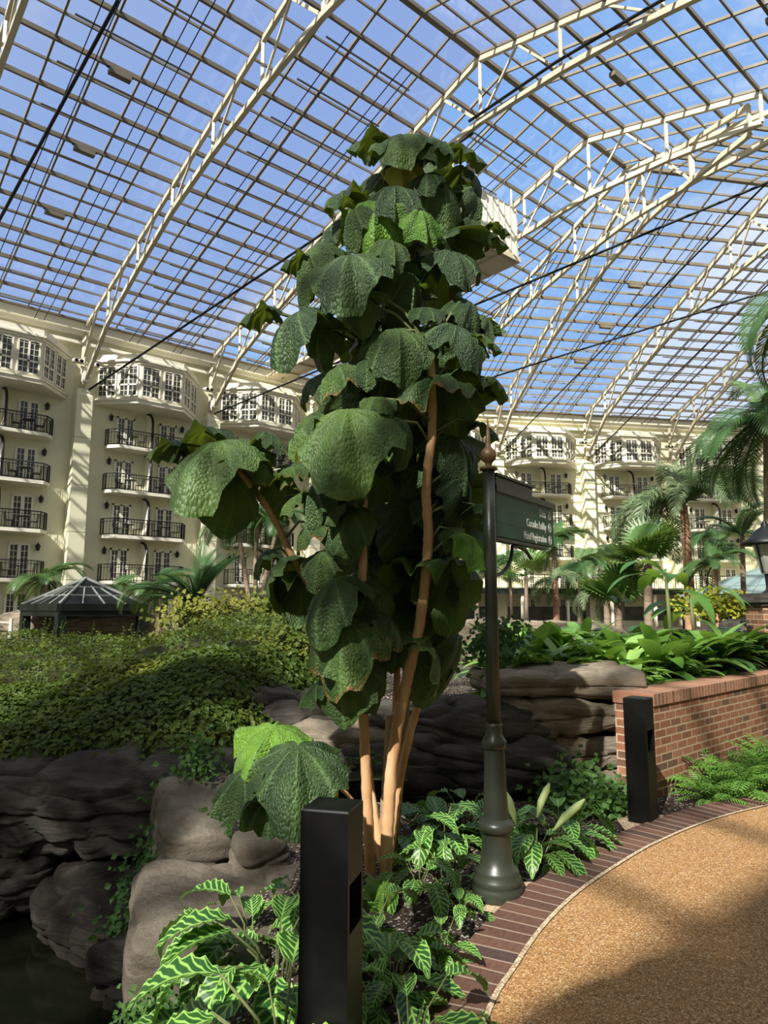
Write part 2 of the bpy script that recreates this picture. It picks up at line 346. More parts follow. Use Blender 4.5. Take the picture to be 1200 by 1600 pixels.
M['water']=mat('pond_water',(.005,.006,.003),.05,.3)
M['gaz']=mat('gazebo_dark_green',(.008,.013,.010),.5,.2)
M['gazbar']=mat('gazebo_bars',(.22,.23,.21),.5)
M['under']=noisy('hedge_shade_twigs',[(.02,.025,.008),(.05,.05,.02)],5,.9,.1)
M['gazglass']=mat('gazebo_roof_panel',(.010,.013,.011),.6,.12)
M['greyroof']=mat('patina_roof',(.20,.27,.26),.5)
M['bannerblue']=noisy('banner_blue',[(.01,.05,.16),(.03,.2,.38),(.30,.22,.2)],9,.5)
M['box_white']=mat('white_ribbed_metal',(.78,.74,.64),.5)
M['box_under']=mat('beige_soffit',(.45,.40,.32),.7)
M['lampglass']=mat('lantern_glass',(.45,.45,.40),.2)
# ================================================================== hall geometry: two wings meeting at an angle
TH, PHI = 0.859, 1.3862
class Wing:
    def __init__(s, ang, D):
        s.L=Vector((math.sin(ang),math.cos(ang),0)); s.N=Vector((math.cos(ang),-math.sin(ang),0)); s.O=-D*s.N
        s.rz=math.atan2(s.L.y,s.L.x)
    def p(s,t,d,z): return s.O+s.L*t+s.N*d+Vector((0,0,z))
WL, WF = Wing(TH,43.70), Wing(PHI,58.17)
HALF=(PHI-TH)/2; TB=math.tan(HALF)
T0, U0 = 40.6, 13.1
SR=25.1; HP=SR/12; SLOPE=.2818; SEND=50.2
def roof_z(s): return 19+SLOPE*(s if s<SR else 2*SR-s)
TMIN, UMAX = -34.0, 74.0
def tb(s): return T0-TB*s
def ub(s): return U0+TB*s
ceil=props(bpy.data.objects.new('ceiling',None),kind='structure'); C.objects.link(ceil)
def pane(name, W, ranges, matl):
    mb=MB()
    for (a,b) in ranges:
        for s0,s1 in ((0,SR),(SR,SEND)):
            fa=a if callable(a) else (lambda s,a=a:a); fb=b if callable(b) else (lambda s,b=b:b)
            mb.quad(W.p(fa(s0),s0,roof_z(s0)+.12),W.p(fb(s0),s0,roof_z(s0)+.12),W.p(fb(s1),s1,roof_z(s1)+.12),W.p(fa(s1),s1,roof_z(s1)+.12))
    return mb.obj(name,matl,ceil)
pane('roof_glass',WL,[(TMIN,21.64)],M['glass_tint'])
pane('roof_glass',WL,[(21.64,tb)],M['glass_clear'])
pane('roof_glass',WF,[(ub,29.32)],M['glass_clear'])
pane('roof_glass',WF,[(29.32,UMAX)],M['glass_frost'])
for i in range(0,25):
    s=i*HP; z=roof_z(s)-.02
    mb=MB(); w=.24 if i==12 else .12
    mb.bar(WL.p(TMIN,s,z),WL.p(tb(s),s,z),w,.2); mb.bar(WF.p(ub(s),s,z),WF.p(UMAX,s,z),w,.2)
    mb.obj('purlin',M['taupe'],ceil)
half=MB()
for i in range(24):
    s=(i+.5)*HP; z=roof_z(s)+.03
    half.bar(WL.p(TMIN,s,z),WL.p(tb(s),s,z),.075,.11); half.bar(WF.p(ub(s),s,z),WF.p(UMAX,s,z),.075,.11)
half.obj('glazing_bars',M['alu'],ceil)
raf=MB(); BAY=8.46; GB=BAY/5
def slope_bar(mb,W,t,smax,w,h,dz):
    s1=min(SR,smax)
    if s1>.3: mb.bar(W.p(t,0,roof_z(0)+dz),W.p(t,s1,roof_z(s1)+dz),w,h)
    if smax>SR:
        s2=min(SEND,smax); mb.bar(W.p(t,SR,roof_z(SR)+dz),W.p(t,s2,roof_z(s2)+dz),w,h)
t=13.14-27*GB
while t<T0:
    slope_bar(raf,WL,t,(T0-t)/TB,.085,.12,.03); t+=GB
u=20.86-5*GB
while u<UMAX:
    slope_bar(raf,WF,u,(u-U0)/TB,.085,.12,.03); u+=GB
raf.obj('glazing_bars',M['alu'],ceil)
rods=MB()
for k in range(-3,3):
    for q in (.30,.36,.64,.70):
        t=13.14+(k+q)*BAY
        s1=min(23.5,(T0-t)/TB)
        rods.bar(WL.p(t,.8,roof_z(.8)-.75),WL.p(t,s1,roof_z(s1)-.75),.035)
for k in range(-1,5):
    for q in (.30,.36,.64,.70):
        u=20.86+(k+q)*BAY; s1=min(23.5,(u-U0)/TB)
        if s1>3: rods.bar(WF.p(u,.8,roof_z(.8)-.75),WF.p(u,s1,roof_z(s1)-.75),.035)
rods.obj('shade_guide_rods',M['iron'],ceil)
shd=MB()   # short folded shade tubes under the purlins
for k in range(-3,3):
    for i in range(1,12):
        t0=13.14+k*BAY+1.9; s=i*HP-.35; t1=t0+4.6
        if t1<tb(s)-1: shd.bar(WL.p(t0,s,roof_z(s)-.6),WL.p(t1,s,roof_z(s)-.6),.06)
for k in range(-1,5):
    for i in range(1,12):
        u0=20.86+k*BAY+1.9; s=i*HP-.35
        if u0>ub(s)+.5: shd.bar(WF.p(u0,s,roof_z(s)-.6),WF.p(u0+4.6,s,roof_z(s)-.6),.06)
shd.obj('shade_tubes',M['alu'],ceil)
# dark motor boxes on the purlins
cnt=0
def wobj(mb,name,matl,parent,smooth=False,**kw):
    l=parent.location; mb.v=[(v[0]-l.x,v[1]-l.y,v[2]-l.z) for v in mb.v]
    return mb.obj(name,matl,parent,smooth,**kw)
def motor(W,t,i,where):
    s=i*HP; p=W.p(t,s,roof_z(s)-.28)
    o=thing('shade_motor','small dark motor box under the roof, '+where,'motor box',p,W.rz,'shade motors under the roof')
    b=MB(); b.box(-.45,.45,-.14,.14,-.1,.1); b.obj('housing',M['taupe'],o)
    b=MB(); b.bar((-.55,0,.12),(.55,0,.12),.05); b.obj('bracket',M['iron'],o)
for i,w in ((4,'lowest of four at upper left'),(6,'second-lowest of four at upper left'),(8,'third-lowest of four at upper left'),(10,'highest of four at upper left')): motor(WL,8.9,i,w)
motor(WL,25.9,10,'just below the ridge, right of plant top'); motor(WL,25.9,14,'above the sagging black cable at upper right'); motor(WL,25.9,17,'highest one, over the second truss at upper right')
for i,w in ((4,'lowest on the far blue slope'),(6,'middle one on the far blue slope'),(8,'top one on the far blue slope')): motor(WF,25.1,i,w)
# ------------------------------------------------------------------ trusses
BOT=[(0.25,14.9),(4.18,17.9),(8.37,19.55),(12.55,21.0),(16.73,21.9),(20.92,22.5),(25.1,22.85),(29.28,22.66),(33.47,22.2),(37.65,21.4),(41.83,20.3),(46.0,18.9)]
def truss(W,t,smax,label,scale=1.0,dirN=None,base=None):
    def P(s,z):
        if dirN is None: return W.p(t,s,z)
        q=base+dirN*(s*scale); q.z=z; return q
    o=thing('roof_truss',label,'truss',P(.25,14.9),0,'cream steel roof trusses')
    nb=[b for b in BOT if b[0]<=smax+.01]
    top=MB(); top.bar(P(0,roof_z(0)-.22),P(min(SR,smax),roof_z(min(SR,smax))-.22),.17,.22)
    if smax>SR: top.bar(P(SR,roof_z(SR)-.22),P(smax,roof_z(smax)-.22),.17,.22)
    wobj(top,'top_chord',M['steel'],o)
    bot=MB()
    for a,b in zip(nb[:-1],nb[1:]): bot.bar(P(*a),P(*b),.21,.24)
    wobj(bot,'bottom_chord',M['steel'],o)
    col=MB(); col.bar(P(.3,14.8),P(.3,18.9),.22,.22); wobj(col,'end_post',M['steel'],o)
    col=MB(); col.bar(P(.3,16.9),P(2.09,roof_z(2.09)-.4),.12); wobj(col,'knee_brace',M['steel'],o)
    for i,(s,z) in enumerate(nb):
        if i>0:
            m=MB(); m.bar(P(s,z),P(s,roof_z(s)-.25),.13); wobj(m,'strut',M['steel'],o)
            if s+HP<=smax+.1:
                so=s-HP if s>SR+.1 else s+HP
                if i==6: so=s+HP
                m=MB(); m.bar(P(s,z),P(so,roof_z(so)-.28),.09); wobj(m,'diagonal_brace',M['steel'],o)
                if i==6:
                    m=MB(); m.bar(P(s,z),P(s-HP,roof_z(s-HP)-.4),.13); wobj(m,'diagonal_brace',M['steel'],o)
    return o
truss(WL,4.68,46,'cream roof truss crossing the top left corner')
truss(WL,13.14,46,'cream roof truss rising from the lit pier at far left up to the top edge')
truss(WL,21.64,46,'cream roof truss from the second pier, its peak above and right of the plant top')
truss(WL,30.08,33.5,'cream roof truss whose peak sits right of the plant, next to the crowded joint')
truss(WF,20.86,33.5,'cream roof truss above the sign post, running up to the crowded joint')
truss(WF,29.32,46,'cream roof truss at the border between blue and grey panes on the right')
truss(WF,37.78,46,'cream roof truss rising behind the large palm at right edge')
truss(WF,46.2,46,'cream roof truss farthest right, behind the palm crown')
c0=WL.p(T0,0,0); hipdir=(WL.N+WF.N).normalized()
truss(WL,0,33.5,'cream hip truss running down the bend of the roof behind the plant',1/math.cos(HALF),hipdir,c0)
# hub where the inner chords meet, with a girder to the right
hp=c0+hipdir*(33.9/math.cos(HALF)); hp.z=21.9
hub=thing('truss_hub','heavy cream steel joint where the trusses meet at upper right','steel joint',hp)
m=MB(); m.box(-.28,.28,-.28,.28,-.2,2.3); m.obj('post',M['steel'],hub)
m=MB(); m.lathe([(-.35,.30),(-.1,.45),(.35,.45),(.4,.3)],16); m.obj('collar',M['steel'],hub)
m=MB(); m.fbox(Vector((0,0,0)),Vector((.6,-.8,0)),Vector((.8,.6,0)),Vector((0,0,1)),-.55,.3,-.06,.06,-.75,.15); m.obj('gusset_plate',M['steel'],hub)
m=MB(); m.tube([(0,0,-.3),(.12,-.05,-1.0)],[.16,.12],10); m.obj('cable_socket',M['iron'],hub)
gd=thing('roof_girder','cream steel girder leading right from the truss joint to the frame edge','girder',hp)
e=Vector((15,1.8,0))
for nme,za,zb,w in (('top_chord',2.2,3.2,.3),('bottom_chord',-.1,.8,.3)):
    m=MB(); m.bar((.3,0,za),e+Vector((0,0,zb)),w,.4); m.obj(nme,M['steel'],gd)
for i in range(5):
    q=e*(i+.6)/5.5; z0=-.1+.9*(i+.6)/5.5; m=MB(); m.bar(q+Vector((0,0,z0)),q+Vector((0,0,z0+2.35)),.2); m.obj('strut',M['steel'],gd)
# collars between inner trusses near the ridge bend
def cable(name,label,a,b,r=.045,sag=0.0):
    m=MB(); a=Vector(a); b=Vector(b); pts=[a.lerp(b,i/16)-Vector((0,0,sag*4*(i/16)*(1-i/16))) for i in range(17)]
    m.tube([p-a for p in pts],r,6); o=m.obj(name,M['cable'],None,True,label,'cable'); o.location=a; return o
cable('tie_cable','black tie cable from the leftmost lit pier top across to the second truss peak',WL.p(13.5,.5,14.95),WL.p(21.7,24.6,22.6),.07)
m=MB(); a_=WL.p(21.45,24.6,23.05); m.tube([WL.p(21.45,s_,z_)-a_ for s_,z_ in ((24.6,23.05),(29.28,22.98),(33.47,22.55),(37.65,21.8),(41.83,20.75),(45.5,19.4))],.07,6)
o=m.obj('tie_cable',M['cable'],None,True,'black tie cable lying along the second truss up to the top edge','cable'); o.location=a_
cable('tie_cable','black tie cable slanting across the top left corner',WL.p(5.0,.6,14.95),at(185,0,22.0),.07)
cable('tie_cable','black tie cable from the second pier top, passing behind the plant to right edge',WL.p(21.9,.5,15.0),at(1200,285,26.0),.06)
cable('tie_cable','lowest black tie cable on the right, ending at the palm',WL.p(30.2,.5,15.0),at(1225,447,30.0),.05)
cable('tie_cable','black tie cable from the pier beside the sign up to the heavy truss joint',WF.p(20.9,.5,15.0),hp+Vector((.12,-.05,-1.0)),.05)
cable('tie_cable','black tie cable from the pier right of the sign up to the right edge',WF.p(29.4,.5,15.0),at(1215,430,40),.05)
# ------------------------------------------------------------------ walls
def wall(name,W,t0,t1,z0=-1.0,z1=18.95):
    m=MB(); m.fbox(W.O,W.L,W.N,Vector((0,0,1)),t0,t1,-.5,0,z0,z1); m.obj(name,M['cream_wall'],kind='structure')
wall('wall_left',WL,-34,T0+.05); wall('wall_far',WF,U0-.05,74)
def wall_s(name,W,t0,t1,s):
    m=MB(); m.fbox(W.O,W.L,W.N,Vector((0,0,1)),t0,t1,s,s+.5,-1,18.95); m.obj(name,M['cream_wall'],kind='structure')
wall_s('wall_near',WL,-34,tb(50.3),50.3); wall_s('wall_right',WF,ub(50.3),74,50.3)
def gable(name,W,t):
    m=MB(); q=[(0,-1),(50.3,-1),(50.3,19),(SR,roof_z(SR)),(0,19)]
    for dt in (0,.4): m.poly([W.p(t+dt,s,z) for s,z in q])
    m.obj(name,M['cream_wall'],kind='structure')
gable('wall_back',WL,TMIN-.4); gable('wall_end',WF,UMAX)
TN=[0]
def trim(W,t0,t1,s0,s1,z0,z1,matl=None):
    TN[0]+=1; m=MB(); m.fbox(W.O,W.L,W.N,Vector((0,0,1)),t0,t1,s0,s1,z0,z1); return m.obj('trim_%d'%TN[0],matl or M['trim'],kind='structure')
for W,a,b in ((WL,-6,T0),(WF,U0,62)):
    trim(W,a,b,0,.55,18.55,19.05); trim(W,a,b,0,.35,18.3,18.55); trim(W,a,b,0,.75,19.05,19.15,M['taupe']); trim(W,a,b,0,.3,17.75,17.95)
def pier(W,t):
    TN[0]+=1; m=MB()
    w=.47
    zs=[-1,3.35,6.15,8.95,11.8,14.45]
    for a,b in zip(zs[:-1],zs[1:]): m.fbox(W.O,W.L,W.N,Vector((0,0,1)),t-w,t+w,0,.95,a+.025,b-.025)
    m.fbox(W.O,W.L,W.N,Vector((0,0,1)),t-w+.03,t+w-.03,0,.92,-1,14.45)
    b=[W.p(t-w,0,14.425),W.p(t+w,0,14.425),W.p(t+w,.95,14.425),W.p(t-w,.95,14.425)]; tp=[W.p(t-w*.6,0,14.95),W.p(t+w*.6,0,14.95),W.p(t+w*.6,.5,14.95),W.p(t-w*.6,.5,14.95)]
    m.poly(tp)
    for i in range(4): m.poly([b[i],b[(i+1)%4],tp[(i+1)%4],tp[i]])
    m.obj('trim_%d'%TN[0],M['cream_wall'],kind='structure')
for t in (4.68,13.14,21.64,30.08): pier(WL,t)
for u in (20.86,29.32,37.78,46.2,54.6): pier(WF,u)
# ---- floodlights on the pier heads
def flood(W,t,label):
    o=thing('floodlight',label,'floodlight',W.p(t,.9,16.35),W.rz,'white floodlights at the pier heads')
    m=MB(); m.bar((-.75,0,0),(.75,0,0),.09); m.obj('crossbar',M['steel'],o)
    for x,dy in ((-.7,-.2),(-.4,-.2),(.55,-.2)):
        m=MB(); m.tube([(x,.12,.12),(x,-.35,.02)],[.13,.13],10); m.obj('lamp_head',M['trim'],o)
        m=MB(); m.tube([(x,-.351,.02),(x,-.36,.018)],[.11,.11],10); m.obj('lens',M['iron'],o)
    m=MB(); m.box(-.22,.22,-.16,.1,-1.1,-.25); m.obj('ballast_box',M['box_white'],o)
for W,t,l in ((WL,13.14,'white floodlights on the leftmost lit pier head'),(WL,21.64,'white floodlights on the second pier head from left'),(WF,20.86,'white floodlights on the pier head beside the sign finial'),(WF,29.32,'white floodlights on the pier head right of the sign'),(WF,37.78,'white floodlights on the pier head behind the tall pink-trunked palm')): flood(W,t,l)
# ---- prototypes in local frame: x along the wall, y negative into the hall
def facet_units(m_frame,m_glass,a,b,z0,z1,n,post):
    a=Vector(a); b=Vector(b); d=(b-a); Lh=d.length; d/=Lh; nrm=Vector((d.y,-d.x,0)); up=Vector((0,0,1))
    step=Lh/n
    out=[]
    for i in range(n):
        x0=i*step+post; x1=(i+1)*step-post
        g=MB(); g.fbox(a,d,nrm,up,x0,x1,-.02,.03,z0,z1); out.append(('glass',g))
        f=MB()
        for (p,q,r,s_) in ((x0-.06,x0+.03,z0,z1),(x1-.03,x1+.06,z0,z1),(x0,x1,z0-.05,z0+.05),(x0,x1,z1-.05,z1+.05),((x0+x1)/2-.05,(x0+x1)/2+.05,z0,z1),(x0,x1,z0+.68,z0+.78)):
            f.fbox(a,d,nrm,up,p,q,.0,.09,r,s_)
        hw=(x1-x0)/2
        for c in (x0+hw/2,x1-hw/2): f.fbox(a,d,nrm,up,c-.013,c+.013,.0,.06,z0,z1)
        for z in (z0+.36,z0+1.08,z0+1.42,z0+1.76): f.fbox(a,d,nrm,up,x0,x1,.0,.06,z-.013,z+.013)
        out.append(('frame',f))
    return out
def make_bay():
    o=props(bpy.data.objects.new('window_1',None),kind='structure'); C.objects.link(o)
    pl=[(-3.3,0),(-1.4,-2.05),(1.4,-2.05),(3.3,0)]
    def shell(e,z0,z1):
        m=MB(); q=[(-3.3-e*1.2,0),(-1.4-e*.5,-2.05-e),(1.4+e*.5,-2.05-e),(3.3+e*1.2,0)]
        m.poly([(x,y,z0) for x,y in q]); m.poly([(x,y,z1) for x,y in reversed(q)])
        for i in range(3):
            (x0,y0),(x1,y1)=q[i],q[i+1]; m.poly([(x0,y0,z0),(x1,y1,z0),(x1,y1,z1),(x0,y0,z1)])
        return m
    m=shell(0,14.3,16.95); m.obj('bay_wall',M['trim'],o)
    for e,a,b in ((.12,14.2,14.42),(.2,14.42,14.52),(.08,16.72,16.9),(.22,16.9,17.02),(.05,17.02,17.4)): shell(e,a,b).obj('moulding',M['trim'],o)
    for i,n in ((0,2),(1,2),(2,2)):
        for k,mb in facet_units(None,None,(*pl[i],0),(*pl[i+1],0),14.7,16.62,n,.16 if i==1 else .15):
            mb.obj('pane' if k=='glass' else 'window_frame',M['winglass'] if k=='glass' else M['trim'],o)
    return o
def make_balcony():
    o=thing('balcony','x','balcony')
    pl=[(-2.65,0),(-2.65,-.55),(-2.15,-1.2),(2.15,-1.2),(2.65,-.55),(2.65,0)]
    m=MB(); m.poly([(x,y,0) for x,y in reversed(pl)]); m.poly([(x,y,-.2) for x,y in pl])
    for i in range(5):
        (x0,y0),(x1,y1)=pl[i],pl[i+1]; m.poly([(x0,y0,-.2),(x1,y1,-.2),(x1,y1,0),(x0,y0,0)])
    m.obj('slab',M['trim'],o)
    m=MB(); ins=[(x*.985,y*.96) for x,y in pl]
    for i in range(5):
        a=Vector((*ins[i],0)); b=Vector((*ins[i+1],0)); L=(b-a).length; n=max(2,int(L/.16))
        for z,w in ((1.0,.055),(.82,.03),(.06,.05)): m.bar(a+Vector((0,0,z)),b+Vector((0,0,z)),w)
        for k in range(n+1):
            q=a.lerp(b,k/n); big=(k==0 or k==n)
            m.bar(q,q+Vector((0,0,1.0)),.05 if big else .022)
    m.obj('railing',M['iron'],o)
    m=MB()
    prof=[(0,2.45)]+[(-.95*math.sin(a*PI/16),1.55+.9*math.cos(a*PI/16)) for a in range(1,9)]+[(-.95,0.0)]
    x0,x1=-.06,.06
    n=len(prof)
    for x in (x0,x1): m.poly([(x,y,z) for y,z in prof]+[(x,0,0)])
    m.obj('divider',M['trim'],o)
    m=MB(); m.tube([(0,y-.02,z+.02) for y,z in prof],.085,6); m.obj('divider_rim',M['iron'],o)
    return o
def make_door():
    o=props(bpy.data.objects.new('door_1',None),kind='structure'); C.objects.link(o)
    g=MB(); g.box(-.5,.5,-.03,.0,.05,1.95); g.obj('door_panes',M['winglass'],o)
    f=MB()
    for a,b,c,d in ((-.58,-.46,0,2.05),(.46,.58,0,2.05),(-.58,.58,1.93,2.05),(-.1,.1,0,2.0),(-.5,.5,0,.2)): f.box(a,b,-.08,0,c,d)
    for x in (-.28,.28): f.box(x-.015,x+.015,-.06,0,.1,1.95)
    for z in (.55,.9,1.25,1.6): f.box(-.5,.5,-.06,0,z-.013,z+.013)
    f.obj('door_frame',M['trim'],o); return o
def make_lantern():
    o=thing('wall_lantern','x','lantern')
    m=MB(); m.lathe([(-.2,.06),(-.16,.10),(.06,.13),(.07,.15)],8,(0,-.16,0)); m.obj('lantern_body',M['iron'],o)
    m=MB(); m.lathe([(.07,.16),(.15,.10),(.22,.03),(.3,.02)],8,(0,-.16,0)); m.obj('lantern_cap',M['iron'],o)
    m=MB(); m.bar((0,0,.05),(0,-.16,.05),.04); m.obj('bracket',M['iron'],o); return o
def make_table():
    o=thing('cafe_table','x','table')
    m=MB(); m.lathe([(.69,.34),(.72,.34)],16); m.obj('table_top',M['iron'],o)
    m=MB(); m.lathe([(0,.2),(.03,.2),(.05,.03),(.69,.03)],10); m.obj('pedestal',M['iron'],o); return o
def make_chair():
    o=thing('balcony_chair','x','chair')
    m=MB(); m.box(-.21,.21,-.21,.21,.43,.46); m.obj('seat',M['iron'],o)
    m=MB(); m.tube([(-.2,.2,.46),(-.2,.25,.85),(0,.27,.92),(.2,.25,.85),(.2,.2,.46)],.016,6)
    for x in (-.1,0,.1): m.bar((x,.21,.46),(x,.26,.88),.014)
    m.obj('backrest',M['iron'],o)
    for x in (-.19,.19):
        for y in (-.19,.19):
            m=MB(); m.bar((x,y,0),(x,y,.44),.025); m.obj('leg',M['iron'],o)
    return o
proto={'bay':make_bay(),'balc':make_balcony(),'door':make_door(),'lan':make_lantern(),'tab':make_table(),'chair':make_chair()}
used=set(); cn={'door':0,'bay':0}
def place(key,W,tx,sy,z,extra=0.0,label=None,group=None):
    loc=W.p(tx,sy,z); p=proto[key]
    if key not in used:
        used.add(key); p.location=loc; p.rotation_euler=(0,0,W.rz+extra); o=p
        if label: o['label']=label
        if group: o['group']=group
    else: o=dup(p,loc,W.rz+extra,label,group)
    if key in cn:
        cn[key]+=1; o.name=('door_%d' if key=='door' else 'window_%d')%cn[key]
    return o
FL=['lowest','second-lowest','third-lowest','topmost']
def stack(W,tc,who,floors=(0,1,2,3),furn=True,bay=True,ground=True):
    if bay: place('bay',W,tc,0,0)
    if ground:
        for dx in (-1.4,1.4): place('door',W,tc+dx,0,.57)
    for k in range(4):
        z=3.35+2.78*k
        for dx in (-1.4,1.4): place('door',W,tc+dx,0,z)
        if k not in floors: continue
        place('balc',W,tc,0,z,0,'black-railed %s balcony of the %s'%(FL[k],who),'balconies along the hotel walls')
        for dx,sd in ((-2.35,'left'),(2.35,'right')):
            place('lan',W,tc+dx,0,z+1.85,0,'black wall lantern, %s end of %s balcony, %s'%(sd,FL[k],who),'wall lanterns by the balcony doors')
        if furn:
            for dx,sd in ((-1.2,'left'),(1.25,'right')):
                place('tab',W,tc+dx,.75,z,0,'black bistro table, %s half of %s balcony, %s'%(sd,FL[k],who),'balcony tables')
                for ex,ss in ((-.62,'left'),(.62,'right')):
                    place('chair',W,tc+dx+ex,.72,z,PI/2 if ex<0 else -PI/2,'black chair %s of %s table, %s balcony, %s'%(ss,sd,FL[k],who),'balcony chairs')
stack(WL,8.94,'leftmost stack')
stack(WL,17.4,'stack between two lit piers')
stack(WL,25.86,'stack left of plant trunk',(0,1,2,3))
stack(WL,34.3,'stack behind plant',(0,1,2,3),False)
stack(WF,16.8,'stack behind sign post',(1,2,3),False)
stack(WF,25.09,'stack above sign',(1,2,3))
stack(WF,33.55,'stack left of pink palm',(1,2,3))
stack(WF,42.0,'rightmost stack',(1,2,3))
# long terrace at the foot of the far wall
ter=thing('terrace','long white terrace with black railing along the foot of the far wall','terrace',WF.p(14,0,0),WF.rz)
m=MB(); m.box(0,44,-2.8,0,3.05,3.35); m.obj('slab',M['trim'],ter)
m=MB(); m.box(0,44,-2.95,-2.8,2.95,3.4); m.obj('dark_beam',M['gaz'],ter)
m=MB()
for z,w in ((4.55,.06),(4.3,.03),(3.45,.05)): m.bar((0,-2.7,z),(44,-2.7,z),w)
for i in range(0,221): m.bar((i*.2,-2.7,3.4),(i*.2,-2.7,4.55),.05 if i%10==0 else .024)
m.obj('railing',M['iron'],ter)
m=MB(); m.box(0,44,-.1,-.02,.7,1.9); m.obj('shopfront_glass',M['winglass'],ter)
for i in range(12):
    m=MB(); m.box(i*4-.1,i*4+.1,-2.75,-2.55,-1,3.05); m.obj('column',M['trim'],ter)
# hanging service box and catwalk
pb=at(810,413,37.0)
bx=thing('service_box','white ribbed service box hung under the roof beside the plant top','box',pb,WL.rz)
m=MB(); m.box(-5.2,0,0,4.2,.35,3.3)
for i in range(11): m.box(-5.2+i*.5,-5.14+i*.5,-.04,0,.35,3.3)
m.obj('ribbed_side',M['box_white'],bx)
m=MB(); m.box(-5.3,.1,-.1,4.3,.1,.38); m.obj('floor_rim',M['steel'],bx)
m=MB(); m.box(-5.1,-.1,.1,4.1,.0,.11)
for x in (-3.4,-1.7): m.box(x,x+.12,.1,4.1,-.06,.0)
m.box(-5.1,-.1,2.0,2.12,-.06,.0); m.obj('soffit',M['box_under'],bx)
for x in (-5,-.2):
    for y in (.2,4.0):
        m=MB(); m.bar((x,y,3.2),(x,y,4.6 if y<1 else 3.6),.08); m.obj('hanger',M['steel'],bx)
cw=thing('catwalk','cream steel catwalk under the roof left of the plant, reaching in from the wall','catwalk',WL.p(26.0,0,18.6),WL.rz)
m=MB(); m.box(0,1.5,-13,-.2,-.03,.03); m.obj('deck',M['steel'],cw)
m=MB()
for y in range(0,13,2): m.box(-.05,1.55,-y-.4,-y-.25,-.14,-.03)
m.obj('cross_beams',M['steel'],cw)
for x in (0,1.5):
    m=MB()
    m.bar((x,-.2,-.05),(x,-13,-.05),.12,.2); m.bar((x,-.2,1.1),(x,-13,1.1),.06)
    for y in range(0,13): m.bar((x,-y-.3,0),(x,-y-.3,1.1),.04); m.bar((x,-y-.3,0),(x,-y-1.3,1.1),.03)
    m.obj('guard_rail',M['steel'],cw)
# ================================================================== ground, path, edging
def catmull(pts, n=10):
    out=[]; P=[Vector((*p,0)) for p in pts]
    for i in range(len(P)-1):
        a=P[max(i-1,0)]; b=P[i]; c=P[i+1]; d=P[min(i+2,len(P)-1)]
        for k in range(n):
            t=k/n; out.append(.5*((2*b)+(c-a)*t+(2*a-5*b+4*c-d)*t*t+(-a+3*b-3*c+d)*t**3))
    out.append(P[-1]); return out
INNER=[(.02,-4),(.05,-1),(.08,1.2),(.2,2.3),(.43,3.09),(.61,3.47),(.83,3.88),(1.12,4.31),(1.50,4.76),(1.92,5.2),(2.52,5.71),(3.2,6.14),(4.3,6.7),(6.5,7.5),(10,8.4),(15,9.2)]
ic=catmull(INNER,12)
nrm=[]
for i in range(len(ic)):
    d=(ic[min(i+1,len(ic)-1)]-ic[max(i-1,0)]).normalized(); nrm.append(Vector((-d.y,d.x,0)))
BW=.285
def gz(x,y):
    g=smooth01(-.55,-1.7,x)*(1-smooth01(6.6,7.6,y))
    z=-1.15*g
    z-= .0
    bed=smooth01(7.2,8.0,y-.75*max(0,x-2.6))*.72
    far=smooth01(12,17,y)
    return z+bed*(1-far)+far*(-.1+.3*smooth01(25,40,y))
m=MB()
xs=[-40,-25,-15,-10]+[-8+.25*i for i in range(65)]+[10,15,25,45,70]; ys=[-6,-4,-2]+[0+.25*i for i in range(57)]+[16,20,25,32,40,50,64,75]
for j,y in enumerate(ys):
    for x in xs: m.v.append((x,y,gz(x,y)))
nx=len(xs)
for j in range(len(ys)-1):
    for i in range(nx-1):
        m.f.append((j*nx+i,j*nx+i+1,(j+1)*nx+i+1,(j+1)*nx+i)); m.uv.append(None)
m.obj('floor',M['soil'],None,True,kind='structure')
m=MB(); z=.03
base=[p.copy() for p in ic]
m.poly([(p.x,p.y,z) for p in reversed(base)]+[(base[0].x,-5,z),(2.5,-5,z),(15,6,z)])
o=m.obj('path',M['path'],None,False,'curving walkway of tan exposed aggregate at lower right','path')
m=MB(); u=0; m2=MB()
for i in range(len(ic)-1):
    a,b=ic[i],ic[i+1]; L=(b-a).length; na,nb=nrm[i],nrm[i+1]
    e=.025
    m2.quad((*(a)[:2],.036),(*(b)[:2],.036),(*(b+nb*e)[:2],.036),(*(a+na*e)[:2],.036))
    A=a+na*e; B=b+nb*e; Co=b+nb*BW; D=a+na*BW
    m.quad((A.x,A.y,.038),(B.x,B.y,.038),(Co.x,Co.y,.038),(D.x,D.y,.038),[(u,.02),(u+L,.02),(u+L,.58),(u,.58)])
    m.quad((D.x,D.y,.038),(Co.x,Co.y,.038),(Co.x,Co.y,-.08),(D.x,D.y,-.08),[(u,.1),(u+L,.1),(u+L,.2),(u,.2)])
    u+=L
ed=m.obj('brick_edging',M['edging'],None,False,'curved border of dark red bricks between planting bed and walkway','edging')
m2.obj('cement_strip',M['pad'],ed)
# concrete pad under the sign post and beside right bollard
PX,PY=.655,4.33
m=MB(); m.poly([(PX+.02,PY-.28,.012),(PX+.34,PY-.02,.012),(PX+.38,PY+.22,.012),(PX+.05,PY+.2,.012),(PX-.2,PY+.05,.012),(PX-.17,PY-.16,.012)])
m.obj('footing',M['pad'],None,False,'small tan aggregate footing around the sign post foot','footing'); m=MB()
m.poly([(1.8,5.5,.012),(2.08,5.52,.012),(2.35,5.76,.012),(2.2,6.0,.012),(1.85,5.95,.012)])
m.obj('footing',M['pad'],None,False,'tan aggregate patch around the far bollard foot','footing')
